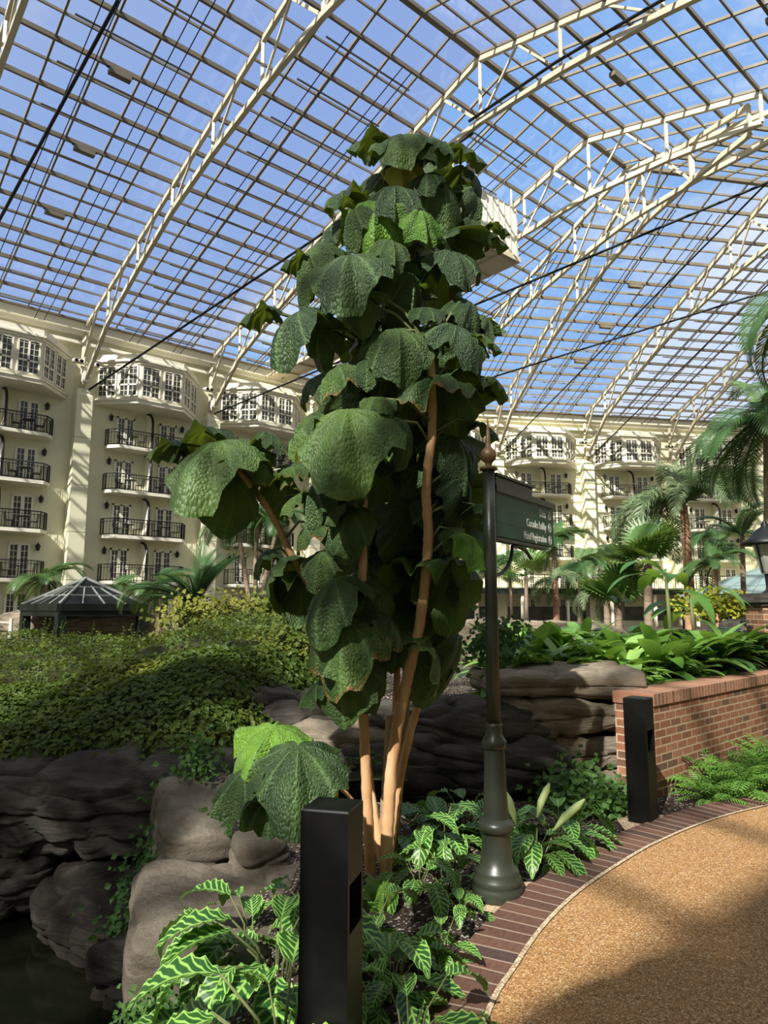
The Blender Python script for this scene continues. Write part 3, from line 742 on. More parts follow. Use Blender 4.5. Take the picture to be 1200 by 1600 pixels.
# ------------------------------------------------------------------ rocks
def rock(label, c, size, rz=0, tilt=0, matl='rock', seed=1, p=4.5, strata=.10, sn=4, rough=.13, n=36, name='rock', tx=0):
    rr=random.Random(seed); off=Vector((rr.uniform(-50,50),rr.uniform(-50,50),rr.uniform(-50,50)))
    mb=MB(); hx,hy,hz=size[0]/2,size[1]/2,size[2]/2; mn=min(hx,hy,hz)
    def f(q):
        x,y,z=q; l=(abs(x)**p+abs(y)**p+abs(z)**p)**(1/p); x,y,z=x/l,y/l,z/l
        v=Vector((x*hx,y*hy,z*hz)); d=Vector((x/hx,y/hy,z/hz)).normalized()
        nz=noise.fractal(v*1.1+off,1.0,2.0,5)*rough
        nz+=noise.noise(v*.7+off*1.3)*rough*1.2
        ds_,ps_=noise.voronoi(Vector((v.x*1.5,v.y*1.5,v.z*2.6))+off)
        nz-=rough*.55*math.exp(-((ds_[1]-ds_[0])/.10)**2)
        nz+=rough*.7*noise.noise(ps_[0]*5.3)
        nz+=rough*.22*noise.ridged_multi_fractal(Vector((v.x*2.2,v.y*2.2,v.z*6))+off,1.0,2.0,4,1.0,2.0)-rough*.25
        ph=(z*hz*2/size[2]*sn/2+.55*noise.noise(Vector((v.x*.8,v.y*.8,v.z*.3))+off))
        fr=ph-math.floor(ph); side=1-abs(d.z)
        k=min(fr,1-fr)
        nz-= strata*math.exp(-(k/.06)**2)*side
        nz+= strata*.5*noise.noise(Vector((math.floor(ph)*7.3,v.x*.5,v.y*.5))+off)*side
        # vertical joints
        pv=(v.x*1.1+.4*noise.noise(v*.9+off)); fv=pv-math.floor(pv); kv=min(fv,1-fv)
        nz-= strata*.5*math.exp(-(kv/.03)**2)*side
        return v+d*nz
    for ax in range(3):
        for sg in (-1,1):
            def g(u,w,ax=ax,sg=sg):
                a=2*u-1; b=2*w-1
                a=math.tan(a*PI/4); b=math.tan(b*PI/4)
                q=[0,0,0]; q[ax]=sg; q[(ax+1)%3]=a*sg; q[(ax+2)%3]=b
                return f(q)
            mb.grid(n,n,g)
    o=mb.obj(name,M[matl],None,True,label,'rock','rocks of the planted bank')
    o.location=c; o.rotation_euler=(tilt,tx,rz)
    return o
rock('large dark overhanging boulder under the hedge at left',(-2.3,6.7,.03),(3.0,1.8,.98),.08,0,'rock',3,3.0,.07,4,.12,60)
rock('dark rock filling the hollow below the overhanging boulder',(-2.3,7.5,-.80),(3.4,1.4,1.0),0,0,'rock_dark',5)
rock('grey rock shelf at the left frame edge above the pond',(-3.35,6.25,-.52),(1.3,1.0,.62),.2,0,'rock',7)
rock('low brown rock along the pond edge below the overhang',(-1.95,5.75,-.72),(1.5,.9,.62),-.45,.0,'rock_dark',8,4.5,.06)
rock('brown rock by the pond, hung with ivy',(-1.45,5.1,-.72),(.8,1.0,.75),-.5,0,'rock_dark',9,4.5,.05)
rock('tan slab rock sloping down beside the plant foot, upper one',(-1.15,5.75,-.06),(1.15,.95,.55),.35,.22,'rock_slab',12,9,.05,2,.06)
rock('broad flat-topped tan rock left of the near bollard',(-.98,4.72,-.45),(1.15,1.05,.74),.3,.16,'rock_slab',14,10,.04,1,.06)
rock('tan rock below the flat one, falling to the pond',(-.86,3.95,-.68),(.72,.8,.85),-.2,.15,'rock_slab',15,10,.04,1,.06)
rock('tan wedge rock at the lower edge beside striped leaves',(-.55,3.78,-.36),(.42,.7,.62),-.3,.1,'rock_slab',16,9,.03,1,.05)
rock('small rounded grey rock beside the big low leaves',(-.86,5.12,-.02),(.36,.4,.32),.5,.1,'rock_slab',17,4,.02,1,.05)
rock('small pale rock wedged behind the flat tan rock',(-.55,4.75,-.12),(.42,.5,.22),.3,0,'rock_slab',18,6,.02,1,.04)
rock('grey rock above the low leaves, under hedge edge',(-.95,7.4,.55),(1.3,.8,.62),.1,0,'rock',19,4,.07,3)
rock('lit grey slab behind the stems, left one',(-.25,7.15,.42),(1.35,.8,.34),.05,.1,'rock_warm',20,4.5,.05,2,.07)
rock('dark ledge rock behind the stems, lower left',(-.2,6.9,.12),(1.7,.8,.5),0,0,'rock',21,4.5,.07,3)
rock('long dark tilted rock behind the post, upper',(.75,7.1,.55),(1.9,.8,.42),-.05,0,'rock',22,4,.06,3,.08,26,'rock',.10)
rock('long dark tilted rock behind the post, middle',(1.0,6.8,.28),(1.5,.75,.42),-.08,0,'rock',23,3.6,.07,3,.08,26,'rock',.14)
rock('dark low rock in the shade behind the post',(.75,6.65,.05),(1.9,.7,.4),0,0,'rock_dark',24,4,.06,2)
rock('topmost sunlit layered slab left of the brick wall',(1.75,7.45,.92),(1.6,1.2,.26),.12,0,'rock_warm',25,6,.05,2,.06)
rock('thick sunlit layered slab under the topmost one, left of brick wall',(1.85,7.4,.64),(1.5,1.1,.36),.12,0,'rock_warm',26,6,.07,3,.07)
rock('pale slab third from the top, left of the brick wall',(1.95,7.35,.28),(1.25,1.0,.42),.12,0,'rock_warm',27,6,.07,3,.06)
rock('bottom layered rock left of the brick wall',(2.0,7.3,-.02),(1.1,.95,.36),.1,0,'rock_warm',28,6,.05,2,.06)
rock('weathered grey rock behind the broad leaves at right edge',(6.0,11.2,1.0),(1.7,1.2,1.0),.3,0,'rock',30,3.6,.09,5,.12)
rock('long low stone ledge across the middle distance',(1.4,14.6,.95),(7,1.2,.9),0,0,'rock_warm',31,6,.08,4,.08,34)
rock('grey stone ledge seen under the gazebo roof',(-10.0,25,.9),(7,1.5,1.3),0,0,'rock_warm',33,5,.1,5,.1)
m=MB(); m.grid(1,1,lambda u,v:(-6+5.3*u,1.5+5.2*v,-.80)); m.obj('pond_water',M['water'],None,False,'dark still pond water in the lower left corner','water',None,'stuff')
# ------------------------------------------------------------------ brick planter wall
A=Vector((2.42,6.5,0)); dW=Vector((.727,.686,0)).normalized(); nW=Vector((-dW.y,dW.x,0)); LW=7.0; HT=.79; TK=.38
bw=thing('brick_wall','red brick planter wall with a coping at right','wall',A)
def P3(a,b,z): return dW*a+nW*b+Vector((0,0,z))
m=MB()
m.quad(P3(0,0,-.05),P3(LW,0,-.05),P3(LW,0,HT),P3(0,0,HT),[(0,-.05),(LW,-.05),(LW,HT),(0,HT)])
m.quad(P3(0,TK,-.05),P3(0,0,-.05),P3(0,0,HT),P3(0,TK,HT),[(.1,-.05),(.1+TK,-.05),(.1+TK,HT),(.1,HT)])
m.quad(P3(0,TK,-.05),P3(LW,TK,-.05),P3(LW,TK,HT),P3(0,TK,HT),[(0,0),(LW,0),(LW,HT),(0,HT)])
m.obj('brickwork',M['brick'],bw)
m=MB(); o1,o2=-.012,TK+.01; zt=HT+.105
m.quad(P3(-.012,o1,HT),P3(LW,o1,HT),P3(LW,o1,zt),P3(-.012,o1,zt),[(0,.02),(LW,.02),(LW,.13),(0,.13)])
m.quad(P3(-.012,o1,zt),P3(LW,o1,zt),P3(LW,o2,zt),P3(-.012,o2,zt),[(0,.01),(LW,.01),(LW,.39),(0,.39)])
m.quad(P3(-.012,o2,HT),P3(-.012,o1,HT),P3(-.012,o1,zt),P3(-.012,o2,zt),[(.01,.02),(.06,.02),(.06,.13),(.01,.13)])
m.quad(P3(-.012,o1,HT),P3(LW,o1,HT),P3(LW,.0,HT),P3(-.012,.0,HT),[(0,0),(LW,0),(LW,.01),(0,.01)])
m.obj('coping',M['coping'],bw)
# ------------------------------------------------------------------ bollards
def bollard(x,y,rz,label):
    o=thing('bollard',label,'bollard',(x,y,0),rz,'black light bollards along the path'); w=.088; H=.955
    wb=[w,w]
    m=MB(); b=.006
    # body with an opening on the +x face (light aperture)
    m.box(-w,w,-w,w,-.05,.55); m.box(-w,w,-w,w,.71,H-b)
    m.box(-w,w*.2,-w,w,.55,.71); m.box(w*.2,w,-w,-w+.018,.55,.71); m.box(w*.2,w,w-.018,w,.55,.71)
    m.obj('body',M['bollard'],o)
    m=MB(); m.poly([(-w,-w,H-b),(w,-w,H-b),(w,w,H-b),(-w,w,H-b)])
    q=[(-w,-w),(w,-w),(w,w),(-w,w)]; qi=[(x_*.95,y_*.95) for x_,y_ in q]
    for i in range(4):
        m.poly([(*q[i],H-b),(*q[(i+1)%4],H-b),(*qi[(i+1)%4],H),(*qi[i],H)])
    m.poly([(*k,H) for k in qi]); m.obj('cap',M['bollard'],o)
    m=MB(); m.box(w*.2,w*.3,-w+.02,w-.02,.555,.705); m.obj('lamp_reflector',M['winglass'],o)
    return o
bollard(-.185,2.66,math.radians(-15),'black square bollard nearest the camera, cut by the bottom edge')
bollard(2.03,5.78,math.radians(-40),'black square bollard at the corner of the brick wall')
# ------------------------------------------------------------------ sign post
sp=thing('sign_post','olive green fluted post with a green direction sign and spiked finial','sign post',(PX,PY,0))
m=MB(); m.lathe([(-.02,.145),(.075,.145),(.085,.138),(.09,.142),(.12,.140),(.135,.125),(.15,.128),(.17,.118),(.19,.098),(.25,.088),(.36,.082),(.37,.086),(.375,.1),(.40,.104),(.425,.1),(.43,.083),(.445,.078)],32); m.obj('pedestal',M['post'],sp,True)
m=MB(); m.lathe([(.445,.075),(.46,.073),(.80,.060),(.83,.058)],32,(0,0,0),(.47,.79)); m.obj('fluted_shaft',M['post'],sp)
m=MB(); m.lathe([(.83,.056),(.84,.07),(.87,.074),(.89,.066),(.91,.05),(.955,.046),(.965,.049),(.98,.046)],32); m.obj('ring_collar',M['post'],sp,True)
m=MB(); m.lathe([(.98,.042),(1.9,.037),(1.92,.039),(2.52,.038)],24); m.obj('pole',M['post'],sp,True)
m=MB(); m.lathe([(2.515,.055),(2.53,.055),(2.54,.02),(2.56,.022),(2.58,.045),(2.605,.052),(2.635,.045),(2.66,.022),(2.67,.018),(2.69,.017),(2.85,.003)],20); m.obj('finial',M['rust'],sp,True)
ds=Vector((.562,.827,0)).normalized(); ns=Vector((ds.y,-ds.x,0)); UP=Vector((0,0,1)); O0=Vector((0,0,0))
sg=MB(); sg.fbox(O0,ds,ns,UP,.05,1.03,-.022,.022,2.105,2.375); sgo=sg.obj('sign_panel',M['sign'],sp)
m=MB(); m.fbox(O0,ds,ns,UP,.04,1.05,-.035,.035,2.385,2.425); m.fbox(O0,ds,ns,UP,.04,.62,-.03,.03,2.425,2.485); m.fbox(O0,ds,ns,UP,.03,.65,-.045,.045,2.485,2.50); m.fbox(O0,ds,ns,UP,.04,.9,-.03,.03,2.075,2.095); m.fbox(O0,ds,ns,UP,.04,1.0,-.026,.026,2.375,2.388)
m.obj('sign_frame',M['post_dark'],sp)
m=MB()
for z in (2.195,2.285): m.fbox(O0,ds,ns,UP,.05,1.03,.0221,.0228,z-.0012,z+.0012)
m.obj('panel_joints',M['post_dark'],sgo)
m=MB(); m.tube([ds*(.03+.30*math.sin(a*PI/20))+Vector((0,0,1.86+.2*(1-math.cos(a*PI/20)))) for a in range(11)]+[ds*.42+Vector((0,0,2.065)),ds*.55+Vector((0,0,2.05)),ds*.64+Vector((0,0,2.0))],.012,8); m.obj('scroll_bracket',M['post_dark'],sp)
def lettering(txt,size,right,z):
    cu=bpy.data.curves.new('t','FONT'); cu.body=txt; cu.size=size; cu.align_x='RIGHT'; cu.extrude=.0006
    t=bpy.data.objects.new('t',cu); C.objects.link(t); bpy.context.view_layer.update()
    me=bpy.data.meshes.new_from_object(t.evaluated_get(bpy.context.evaluated_depsgraph_get())); bpy.data.objects.remove(t)
    me.materials.clear(); me.materials.append(M['letter'])
    o=bpy.data.objects.new('lettering',me); C.objects.link(o); o.parent=sgo
    X=ds*.72; q=ds*right+ns*.0235+UP*z
    mt=Matrix(((X.x,0,ns.x,q.x),(X.y,0,ns.y,q.y),(0,1,0,q.z),(0,0,0,1))); o.matrix_local=mt
for txt,z in (('Delta',2.303),('Cascades Lobby',2.213),('Hotel Registration',2.123)):
    lettering(txt,.076,.885,z)
    cz=z+.025; cx=.955; m=MB(); rad=.03
    ring=[(cx+.8*rad*math.cos(a*PI/12),cz+rad*math.sin(a*PI/12)) for a in range(25)]
    def W2(p): return ds*p[0]+ns*.0232+UP*p[1]
    for p,q in zip(ring[:-1],ring[1:]): m.bar(W2(p),W2(q),.004,.002,ns)
    for p,q in (((cx+.018,cz),(cx-.018,cz)),((cx-.018,cz),(cx-.004,cz+.014)),((cx-.018,cz),(cx-.004,cz-.014))): m.bar(W2(p),W2(q),.005,.002,ns)
    m.obj('arrow_symbol',M['letter'],sgo)
# ================================================================== the tall plant
PB=Vector((-.02,4.76,0))
tp=thing('umbrella_leaf_plant','very tall plant with huge quilted drooping leaves on bare orange stems','plant',PB)
def leaf_variant(seed, droop, pleat):
    rr=random.Random(seed); p1,p2,p3=[rr.uniform(0,6.28) for _ in range(3)]; asym=rr.uniform(-.12,.12); mb=MB(); NR,NT=16,64
    def f(u,v):
        th=u*2*PI; r=v
        Rr=.5*(1+.18*math.cos(th)+.05*math.cos(2*th))
        d=abs(((th-PI+PI)%(2*PI))-PI)
        Rr*=1-.55*math.exp(-(d/.22)**2)
        tipd=min(th,2*PI-th); Rr*=1+.16*math.exp(-(tipd/.16)**2)
        Rr*=1+.07*math.sin(5*th+p1)+.04*math.sin(11*th+p2)+.018*math.sin(23*th+p3)
        x=math.sin(th)*Rr*r; y=math.cos(th)*Rr*r
        z=-droop*(r**2.1)*(1+.35*math.cos(2*th))+.10*(1-r)*0
        z+=pleat*math.cos(9*th)*r*(1-.3*r)
        z+=.07*(r**3)*math.sin(4*th+p2)+.045*(r**4)*math.sin(9*th+p1)+.02*(r**6)*math.sin(19*th+p3)
        z+=.075*r*noise.noise(Vector((x*5,y*5,seed*3.1)))+.03*r*noise.noise(Vector((x*12,y*12,seed*1.7)))
        k=1.08-.30*droop*(r**2)
        z+=asym*x
        return (x*k,y*k,z)
    mb.grid(NT,NR,f,lambda u,v:(.5+.5*v*math.sin(2*PI*u),.5+.5*v*math.cos(2*PI*u)))
    return mb
LV=[leaf_variant(s,d,p).mesh('big_leaf',M['bigleaf'],True) for s,d,p in ((1,.34,.034),(2,.44,.045),(3,.52,.04),(4,.26,.03),(5,.62,.05),(6,.38,.045),(7,.30,.05),(8,.46,.03))]
LR=[leaf_variant(s,d,p).mesh('big_leaf_rim',M['rimleaf'],True) for s,d,p in ((11,.34,.022),(12,.46,.03))]
LN=[leaf_variant(s,d,p).mesh('big_leaf_lit_young',M['lityoungleaf'],True) for s,d,p in ((31,.40,.045),(32,.30,.04))]
LY=[leaf_variant(21,.4,.03).mesh('big_leaf_yellow',M['yellowleaf'],True)]
def tube_obj(name,pts,rad,matl,n=10):
    mb=MB(); rr=random.Random(len(pts)*7+int(rad[0]*1e4))
    # resample with joints (leaf scars)
    dense=[]; rd=[]
    for i in range(len(pts)-1):
        a=Vector(pts[i]); b=Vector(pts[i+1]); k=max(2,int((b-a).length/.035))
        for j in range(k):
            t=j/k; q=a.lerp(b,t); r=rad[i]+(rad[i+1]-rad[i])*t
            ring=((len(dense)%5)==0); r*=1.10 if ring else (1.0+rr.uniform(-.03,.03))
            dense.append(q-PB+Vector((rr.uniform(-1,1),rr.uniform(-1,1),0))*.002); rd.append(r)
    dense.append(Vector(pts[-1])-PB); rd.append(rad[-1])
    mb.tube(dense,rd,n); return mb.obj(name,matl,tp,True)
def smoothpts(pp,n=6):
    P=[Vector(p) for p in pp]; out=[]
    for i in range(len(P)-1):
        a=P[max(i-1,0)]; b=P[i]; c=P[i+1]; d=P[min(i+2,len(P)-1)]
        for k in range(n):
            t=k/n; out.append(.5*((2*b)+(c-a)*t+(2*a-5*b+4*c-d)*t*t+(-a+3*b-3*c+d)*t**3))
    out.append(P[-1]); return out
STEM=[]
def stem(pix,r0,r1,matl='bark',root=True):
    pp=[at(x,y,d) for x,y,d in pix]
    if root: pp[0].z=-.05
    sm=smoothpts(pp); k=len(sm)
    tube_obj('stem',sm,[r0+(r1-r0)*i/(k-1) for i in range(k)],M[matl]); STEM.extend(sm)
stem([(580,1362,4.60),(573,1230,4.58),(567,1100,4.55),(564,980,4.5),(567,870,4.47),(568,765,4.45)],.034,.026)
stem([(601,1360,4.62),(612,1200,4.6),(632,1080,4.6),(655,980,4.58),(669,850,4.5),(666,760,4.45),(676,660,4.42),(672,545,4.42)],.040,.026)
stem([(603,1345,4.78),(628,1200,4.85),(655,1090,4.9),(677,970,4.95),(684,880,5.0),(690,700,5.1),(715,330,5.2)],.030,.022)
stem([(598,1345,4.95),(605,1270,4.97),(610,1190,5.0),(613,1118,5.0)],.052,.045,'bark_grey')
stem([(598,1340,4.90),(578,1220,5.0),(556,1090,5.0),(500,945,4.85),(462,880,4.7),(425,805,4.6),(375,735,4.55)],.026,.022)
stem([(606,1340,5.05),(618,1100,5.15),(625,940,5.15),(622,800,5.1),(612,690,5.05),(605,500,5.0),(600,330,4.95)],.024,.02)
stem([(615,1340,5.1),(640,1050,5.2),(650,860,5.2),(655,600,5.15),(645,400,5.1),(636,225,5.0)],.024,.02,'bark_grey')
stem([(553,1345,4.55),(556,1270,4.5),(530,1230,4.4),(490,1200,4.35)],.014,.010)
def orient(az,pitch,roll=0):
    a=math.radians(az); p=math.radians(pitch)
    h=Vector((math.sin(a),-math.cos(a),0)); Y=(h*math.cos(p)-UP*math.sin(p)).normalized(); Z=(UP*math.cos(p)+h*math.sin(p)).normalized(); X=Y.cross(Z)
    m3=Matrix((X,Y,Z)).transposed()
    return m3 @ Matrix.Rotation(math.radians(roll),3,'Y')
nleaf=[0]
def big_leaf(px,py,w,d,az,pitch,var=None,sh='g',roll=0,sy=1.0):
    lib={'g':LV,'r':LR,'y':LY,'n':LN}[sh]; i=nleaf[0]; nleaf[0]+=1
    me=lib[(var if var is not None else i)%len(lib)]
    c=at(px,py,d); s=w*d/F_PX/.95
    m3=orient(az,pitch,roll); mw=Matrix.Translation(c-PB) @ m3.to_4x4() @ Matrix.Diagonal((s,s*sy,s,1))
    o=inst('leaf',me,tp,mw)
    # stalk to the nearest stem point a little lower
    best=min(STEM,key=lambda q:(q-c).length+(.5 if q.z>c.z-.05 else 0))
    if (best-c).length<1.6:
        mid=(best+c)/2+Vector((0,0,.06)); mb=MB(); mb.tube([best-PB,mid-PB,c-PB-m3@Vector((0,0,.01))],[.011,.009,.008],6); mb.obj('leaf_stalk',M['bark_stalk'],tp,True)
    return o
M['bark_stalk']=mat('green_stalk',(.12,.14,.05),.6)
big=[ # px,py,w,depth,az,pitch,var,kind,roll
 (628,212,118,4.65,-12,38,0,'g',0),(672,215,80,4.62,20,42,1,'g',0),(722,232,64,4.75,80,35,3,'g',0),(582,214,62,4.7,-80,25,3,'g',0),(628,248,72,4.72,-8,80,3,'y',0),
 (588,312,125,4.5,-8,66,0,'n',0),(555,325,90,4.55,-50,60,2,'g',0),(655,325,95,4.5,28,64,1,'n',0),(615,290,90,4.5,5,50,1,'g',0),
 (490,385,110,4.62,-62,58,2,'g',0),(520,350,80,4.75,-60,60,1,'g',0),
 (690,285,100,4.7,20,55,4,'g',0),(668,270,60,4.6,-10,60,0,'g',0),(742,300,85,4.85,70,62,2,'g',0),(730,265,70,4.9,80,50,1,'g',0),
 (758,362,58,4.8,85,32,3,'g',0),(735,345,70,4.85,70,40,0,'g',0),(705,392,98,4.6,25,50,0,'g',0),(730,400,60,4.7,75,45,1,'g',0),
 (548,398,150,4.35,-14,52,0,'g',0),(490,420,80,4.5,-70,50,2,'g',0),(640,428,100,4.55,35,68,2,'g',0),(566,466,60,4.35,-20,60,4,'g',0),(590,455,40,4.4,30,60,3,'g',0),
 (468,486,128,4.4,-45,46,1,'g',0),(500,515,70,4.45,-25,72,2,'g',0),(622,514,118,4.35,5,56,1,'g',0),(585,520,70,4.4,-25,60,4,'g',0),
 (732,470,82,4.6,50,55,4,'g',0),(758,495,55,4.75,75,60,2,'g',0),(712,508,118,4.45,42,48,0,'g',0),(755,525,50,4.5,80,42,3,'g',0),
 (528,570,98,4.45,-35,40,None,'r',0),(490,590,60,4.6,-70,45,None,'r',0),
 (682,592,135,4.42,150,18,None,'r',0),(640,570,100,4.6,-170,20,5,'g',0),(720,580,90,4.5,110,20,3,'g',0),
 (545,640,188,4.15,-8,48,0,'g',0),(628,655,72,4.2,45,58,4,'g',0),(480,650,80,4.25,-60,58,1,'g',0),
 (345,688,172,4.5,-22,34,0,'g',0),(320,672,100,4.6,-80,25,3,'g',0),(395,700,80,4.45,55,50,None,'r',0),(362,745,118,4.62,170,78,5,'g',0),(330,735,70,4.65,-120,70,5,'g',0),
 (445,750,72,4.6,160,65,3,'r',0),(455,725,60,4.55,-30,40,None,'r',0),
 (495,755,85,4.45,-50,60,2,'g',0),(515,790,80,4.55,-45,68,5,'g',0),(555,748,56,4.38,10,55,0,'g',0),(545,795,98,4.4,-20,58,1,'g',0),(530,790,50,4.35,-50,50,3,'g',0),
 (490,815,70,4.5,-60,45,None,'r',0),(505,862,78,4.45,-20,52,0,'g',0),(540,835,60,4.4,-20,40,3,'g',0),
 (438,882,98,4.75,-110,70,5,'g',0),(470,900,80,4.8,170,70,2,'g',0),(525,905,120,4.3,-40,46,1,'g',0),(580,905,90,4.5,40,60,5,'g',0),
 (705,680,105,4.6,40,52,2,'g',0),(735,700,70,4.75,85,62,1,'g',0),(660,725,85,4.75,-10,75,5,'g',0),(725,745,100,4.6,60,62,4,'g',0),(700,790,105,4.7,45,70,5,'g',0),
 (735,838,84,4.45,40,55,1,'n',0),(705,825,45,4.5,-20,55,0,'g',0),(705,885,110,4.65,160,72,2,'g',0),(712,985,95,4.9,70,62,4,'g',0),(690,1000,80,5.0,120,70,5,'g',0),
 (545,968,128,4.35,-15,42,None,'r',0),(600,960,70,4.4,60,50,None,'r',0),(545,1035,108,4.4,-20,60,5,'g',0),(540,1005,80,4.35,-40,40,3,'g',0),(590,1045,70,4.5,50,65,2,'g',0),
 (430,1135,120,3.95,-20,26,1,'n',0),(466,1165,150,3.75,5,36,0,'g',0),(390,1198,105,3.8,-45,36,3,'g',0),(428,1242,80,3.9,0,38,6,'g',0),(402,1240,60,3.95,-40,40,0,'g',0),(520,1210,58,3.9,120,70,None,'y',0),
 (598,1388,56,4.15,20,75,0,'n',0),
 (600,225,60,4.6,-40,30,6,'g',0),(690,222,50,4.55,30,30,7,'g',0),(540,300,70,4.6,-60,40,6,'g',0),(470,400,50,4.6,-85,25,6,'g',0),(610,375,70,4.4,15,45,7,'g',0),(415,482,60,4.45,-85,20,6,'g',0),(520,455,55,4.4,-40,40,7,'g',0),(665,480,60,4.45,20,40,6,'g',0),(770,350,40,4.75,95,15,6,'g',0),(640,540,80,4.4,10,60,2,'g',0),(575,560,70,4.4,-5,50,5,'g',0),(765,590,50,4.5,100,20,7,'g',0),(590,620,60,4.2,25,40,6,'g',0),(270,690,60,4.55,-95,15,6,'g',0),(420,675,55,4.5,70,25,7,'g',0),(750,660,50,4.6,95,35,6,'g',0),(755,790,55,4.6,80,55,7,'g',0),(470,770,60,4.5,-70,45,6,'g',0),(415,860,50,4.7,-95,50,7,'g',0),(500,1065,60,4.45,-60,40,6,'g',0)]
for b in big: big_leaf(*b[:5],b[5]*(.62 if b[5]<62 else .8),var=b[6],sh=b[7],roll=b[8])
rl=random.Random(5)
for (cx,cy,w,h,n) in ((655,330,70,80,7),(640,470,80,70,8),(600,590,90,60,8),(640,700,80,80,12),(640,830,90,90,14),(600,930,60,60,5),(690,920,40,50,3)):
    for k in range(n):
        big_leaf(cx+rl.uniform(-w,w),cy+rl.uniform(-h,h),rl.uniform(85,135),rl.uniform(4.75,5.35),rl.uniform(-180,180),rl.uniform(35,80),rl.choice((1,2,4,5)))
# ================================================================== zebra plants
def zleaf(seed,L,wd,curl,pet):
    rr=random.Random(seed); mb=MB()
    def f(u,v):
        t=v; wv=wd*L*(math.sin(PI*min(1,t*1.02))**.75)*(1-.25*t)
        x=(2*u-1)*wv/1.0*.62
        ang=curl*t
        y=L*(math.sin(ang)/curl if curl>1e-3 else t); z=-L*(1-math.cos(ang))/curl if curl>1e-3 else 0
        z+=abs(2*u-1)**1.3*.10*wv*2+.006*math.sin(t*14*PI)*abs(2*u-1)
        return (x,pet*.6+y,pet*.8+z)
    mb.grid(8,22,f,lambda u,v:(u,v))
    return mb.mesh('zebra_leaf',M['zebra'],True)
def pet_mesh(pet):
    mb=MB(); mb.tube([(0,0,0),(0,pet*.2,pet*.5),(0,pet*.6,pet*.8)],[.005,.004,.003],5); return mb.mesh('zebra_stalk',M['bark_stalk'],True)
ZL=[(zleaf(i,.25,.42,c,p),pet_mesh(p)) for i,(c,p) in enumerate(((.7,.16),(1.0,.22),(.5,.12),(1.2,.26)))]
def zebra(px,py,n,sc,label,seed,z=0.0,tilt0=20,spread=None):
    p=on_ground(px,py,z); o=thing('zebra_plant',label,'plant',p,0,'striped zebra plants'); rr=random.Random(seed)
    for k in range(n):
        me,pm=ZL[rr.randrange(4)]; a=k*2.4+rr.uniform(-.3,.3); t=k/n
        el=math.radians(-25+60*(1-t)+rr.uniform(-8,8)); s=sc*rr.uniform(.75,1.1)
        off=Vector((math.sin(a),math.cos(a),0))*.03*sc
        mw=Matrix.Translation(off) @ Matrix.Rotation(-a,4,'Z') @ Matrix.Rotation(el-.2,4,'X') @ Matrix.Scale(s,4)
        l=inst('leaf',me,o,mw); inst('leaf_stalk',pm,l)
    return o
zebra(432,1545,17,1.5,'zebra plant at the left foot of the near bollard',1,-.05)
zebra(395,1500,13,1.35,'zebra plant reaching over the flat tan rock',2,-.12)
zebra(440,1700,15,1.45,'zebra plant in the bottom edge, left of near bollard',3,0)
zebra(330,1660,12,1.3,'zebra plant lowest in the left, over the pond edge',4,-.3)
zebra(480,1430,8,1.0,'zebra plant just behind the near bollard',5,0)
zebra(610,1560,18,1.2,'zebra plant right of the near bollard, biggest one',6)
zebra(575,1500,10,1.0,'zebra plant close behind the right side of the near bollard',7)
zebra(640,1660,12,1.05,'zebra plant low in the shade, right of near bollard',8)
zebra(690,1508,9,.72,'small zebra plant on the soil by the brick edging',9)
zebra(720,1440,9,.7,'small zebra plant in front of the sign post base',10)
zebra(655,1400,14,1.0,'zebra plant between the stems and the sign post',11)
zebra(700,1390,12,.95,'zebra plant touching the left side of the sign post',12)
zebra(690,1320,20,1.25,'zebra plant behind the sign post, left side',13)
zebra(640,1330,16,1.2,'zebra plant in the shade right behind the stems',14)
zebra(730,1300,16,1.25,'zebra plant farthest back beside the dark rocks',15)
z16=zebra(835,1352,22,1.1,'zebra plant right of the sign post, fullest',16)
zebra(875,1325,16,1.15,'zebra plant right of the sign post toward the ivy',17)
zebra(800,1310,12,1.05,'zebra plant hidden behind the sign post pedestal',18)
M['paleroll']=mat('pale_rolled_leaf',(.42,.52,.20),.5)
for (dx,dy,h,tx,ty) in ((.05,.1,.30,.08,.06),(.16,.06,.22,.16,.02),(-.1,.12,.24,-.03,.05)):
    m=MB(); b_=Vector((dx,dy,h)); m.tube([(dx*.3,dy*.3,0),(dx*.8,dy*.8,h*.7)],[.005,.005],6); m.tube([b_*.9,b_+Vector((tx*.4,ty*.4,.06)),b_+Vector((tx,ty,.13)),b_+Vector((tx*1.3,ty*1.3,.17))],[.008,.026,.024,.006],8); m.obj('rolled_leaf',M['paleroll'],z16,True,'pale rolled new leaf')

# ================================================================== leaf masses (uncountable leaves)
def quad_leaf(mb,p,nrm_,tip,L,W):
    x=tip.cross(nrm_).normalized(); 
    a=p; b=p+tip*(L*.45)+x*(W/2)+nrm_*(W*.12); c=p+tip*L-nrm_*(L*.12); d=p+tip*(L*.45)-x*(W/2)+nrm_*(W*.12); e=p+tip*(L*.5)
    n=len(mb.v); mb.v+= [tuple(a),tuple(b),tuple(c),tuple(d)]
    mb.f.append((n,n+1,n+2)); mb.f.append((n,n+2,n+3)); mb.uv+=[None,None]
def scatter(mb,fn,n,L,rr,droop=.3):
    for i in range(n):
        p,nr=fn(rr)
        nr=(nr+Vector((rr.gauss(0,.45),rr.gauss(0,.45),rr.gauss(0,.35)))).normalized()
        t=Vector((rr.gauss(0,1),rr.gauss(0,1),rr.gauss(-droop,.6))); t=(t-nr*t.dot(nr)).normalized()
        l=L*rr.uniform(.6,1.3); quad_leaf(mb,p+nr*rr.uniform(-.02,.07),nr,t,l,l*.72)
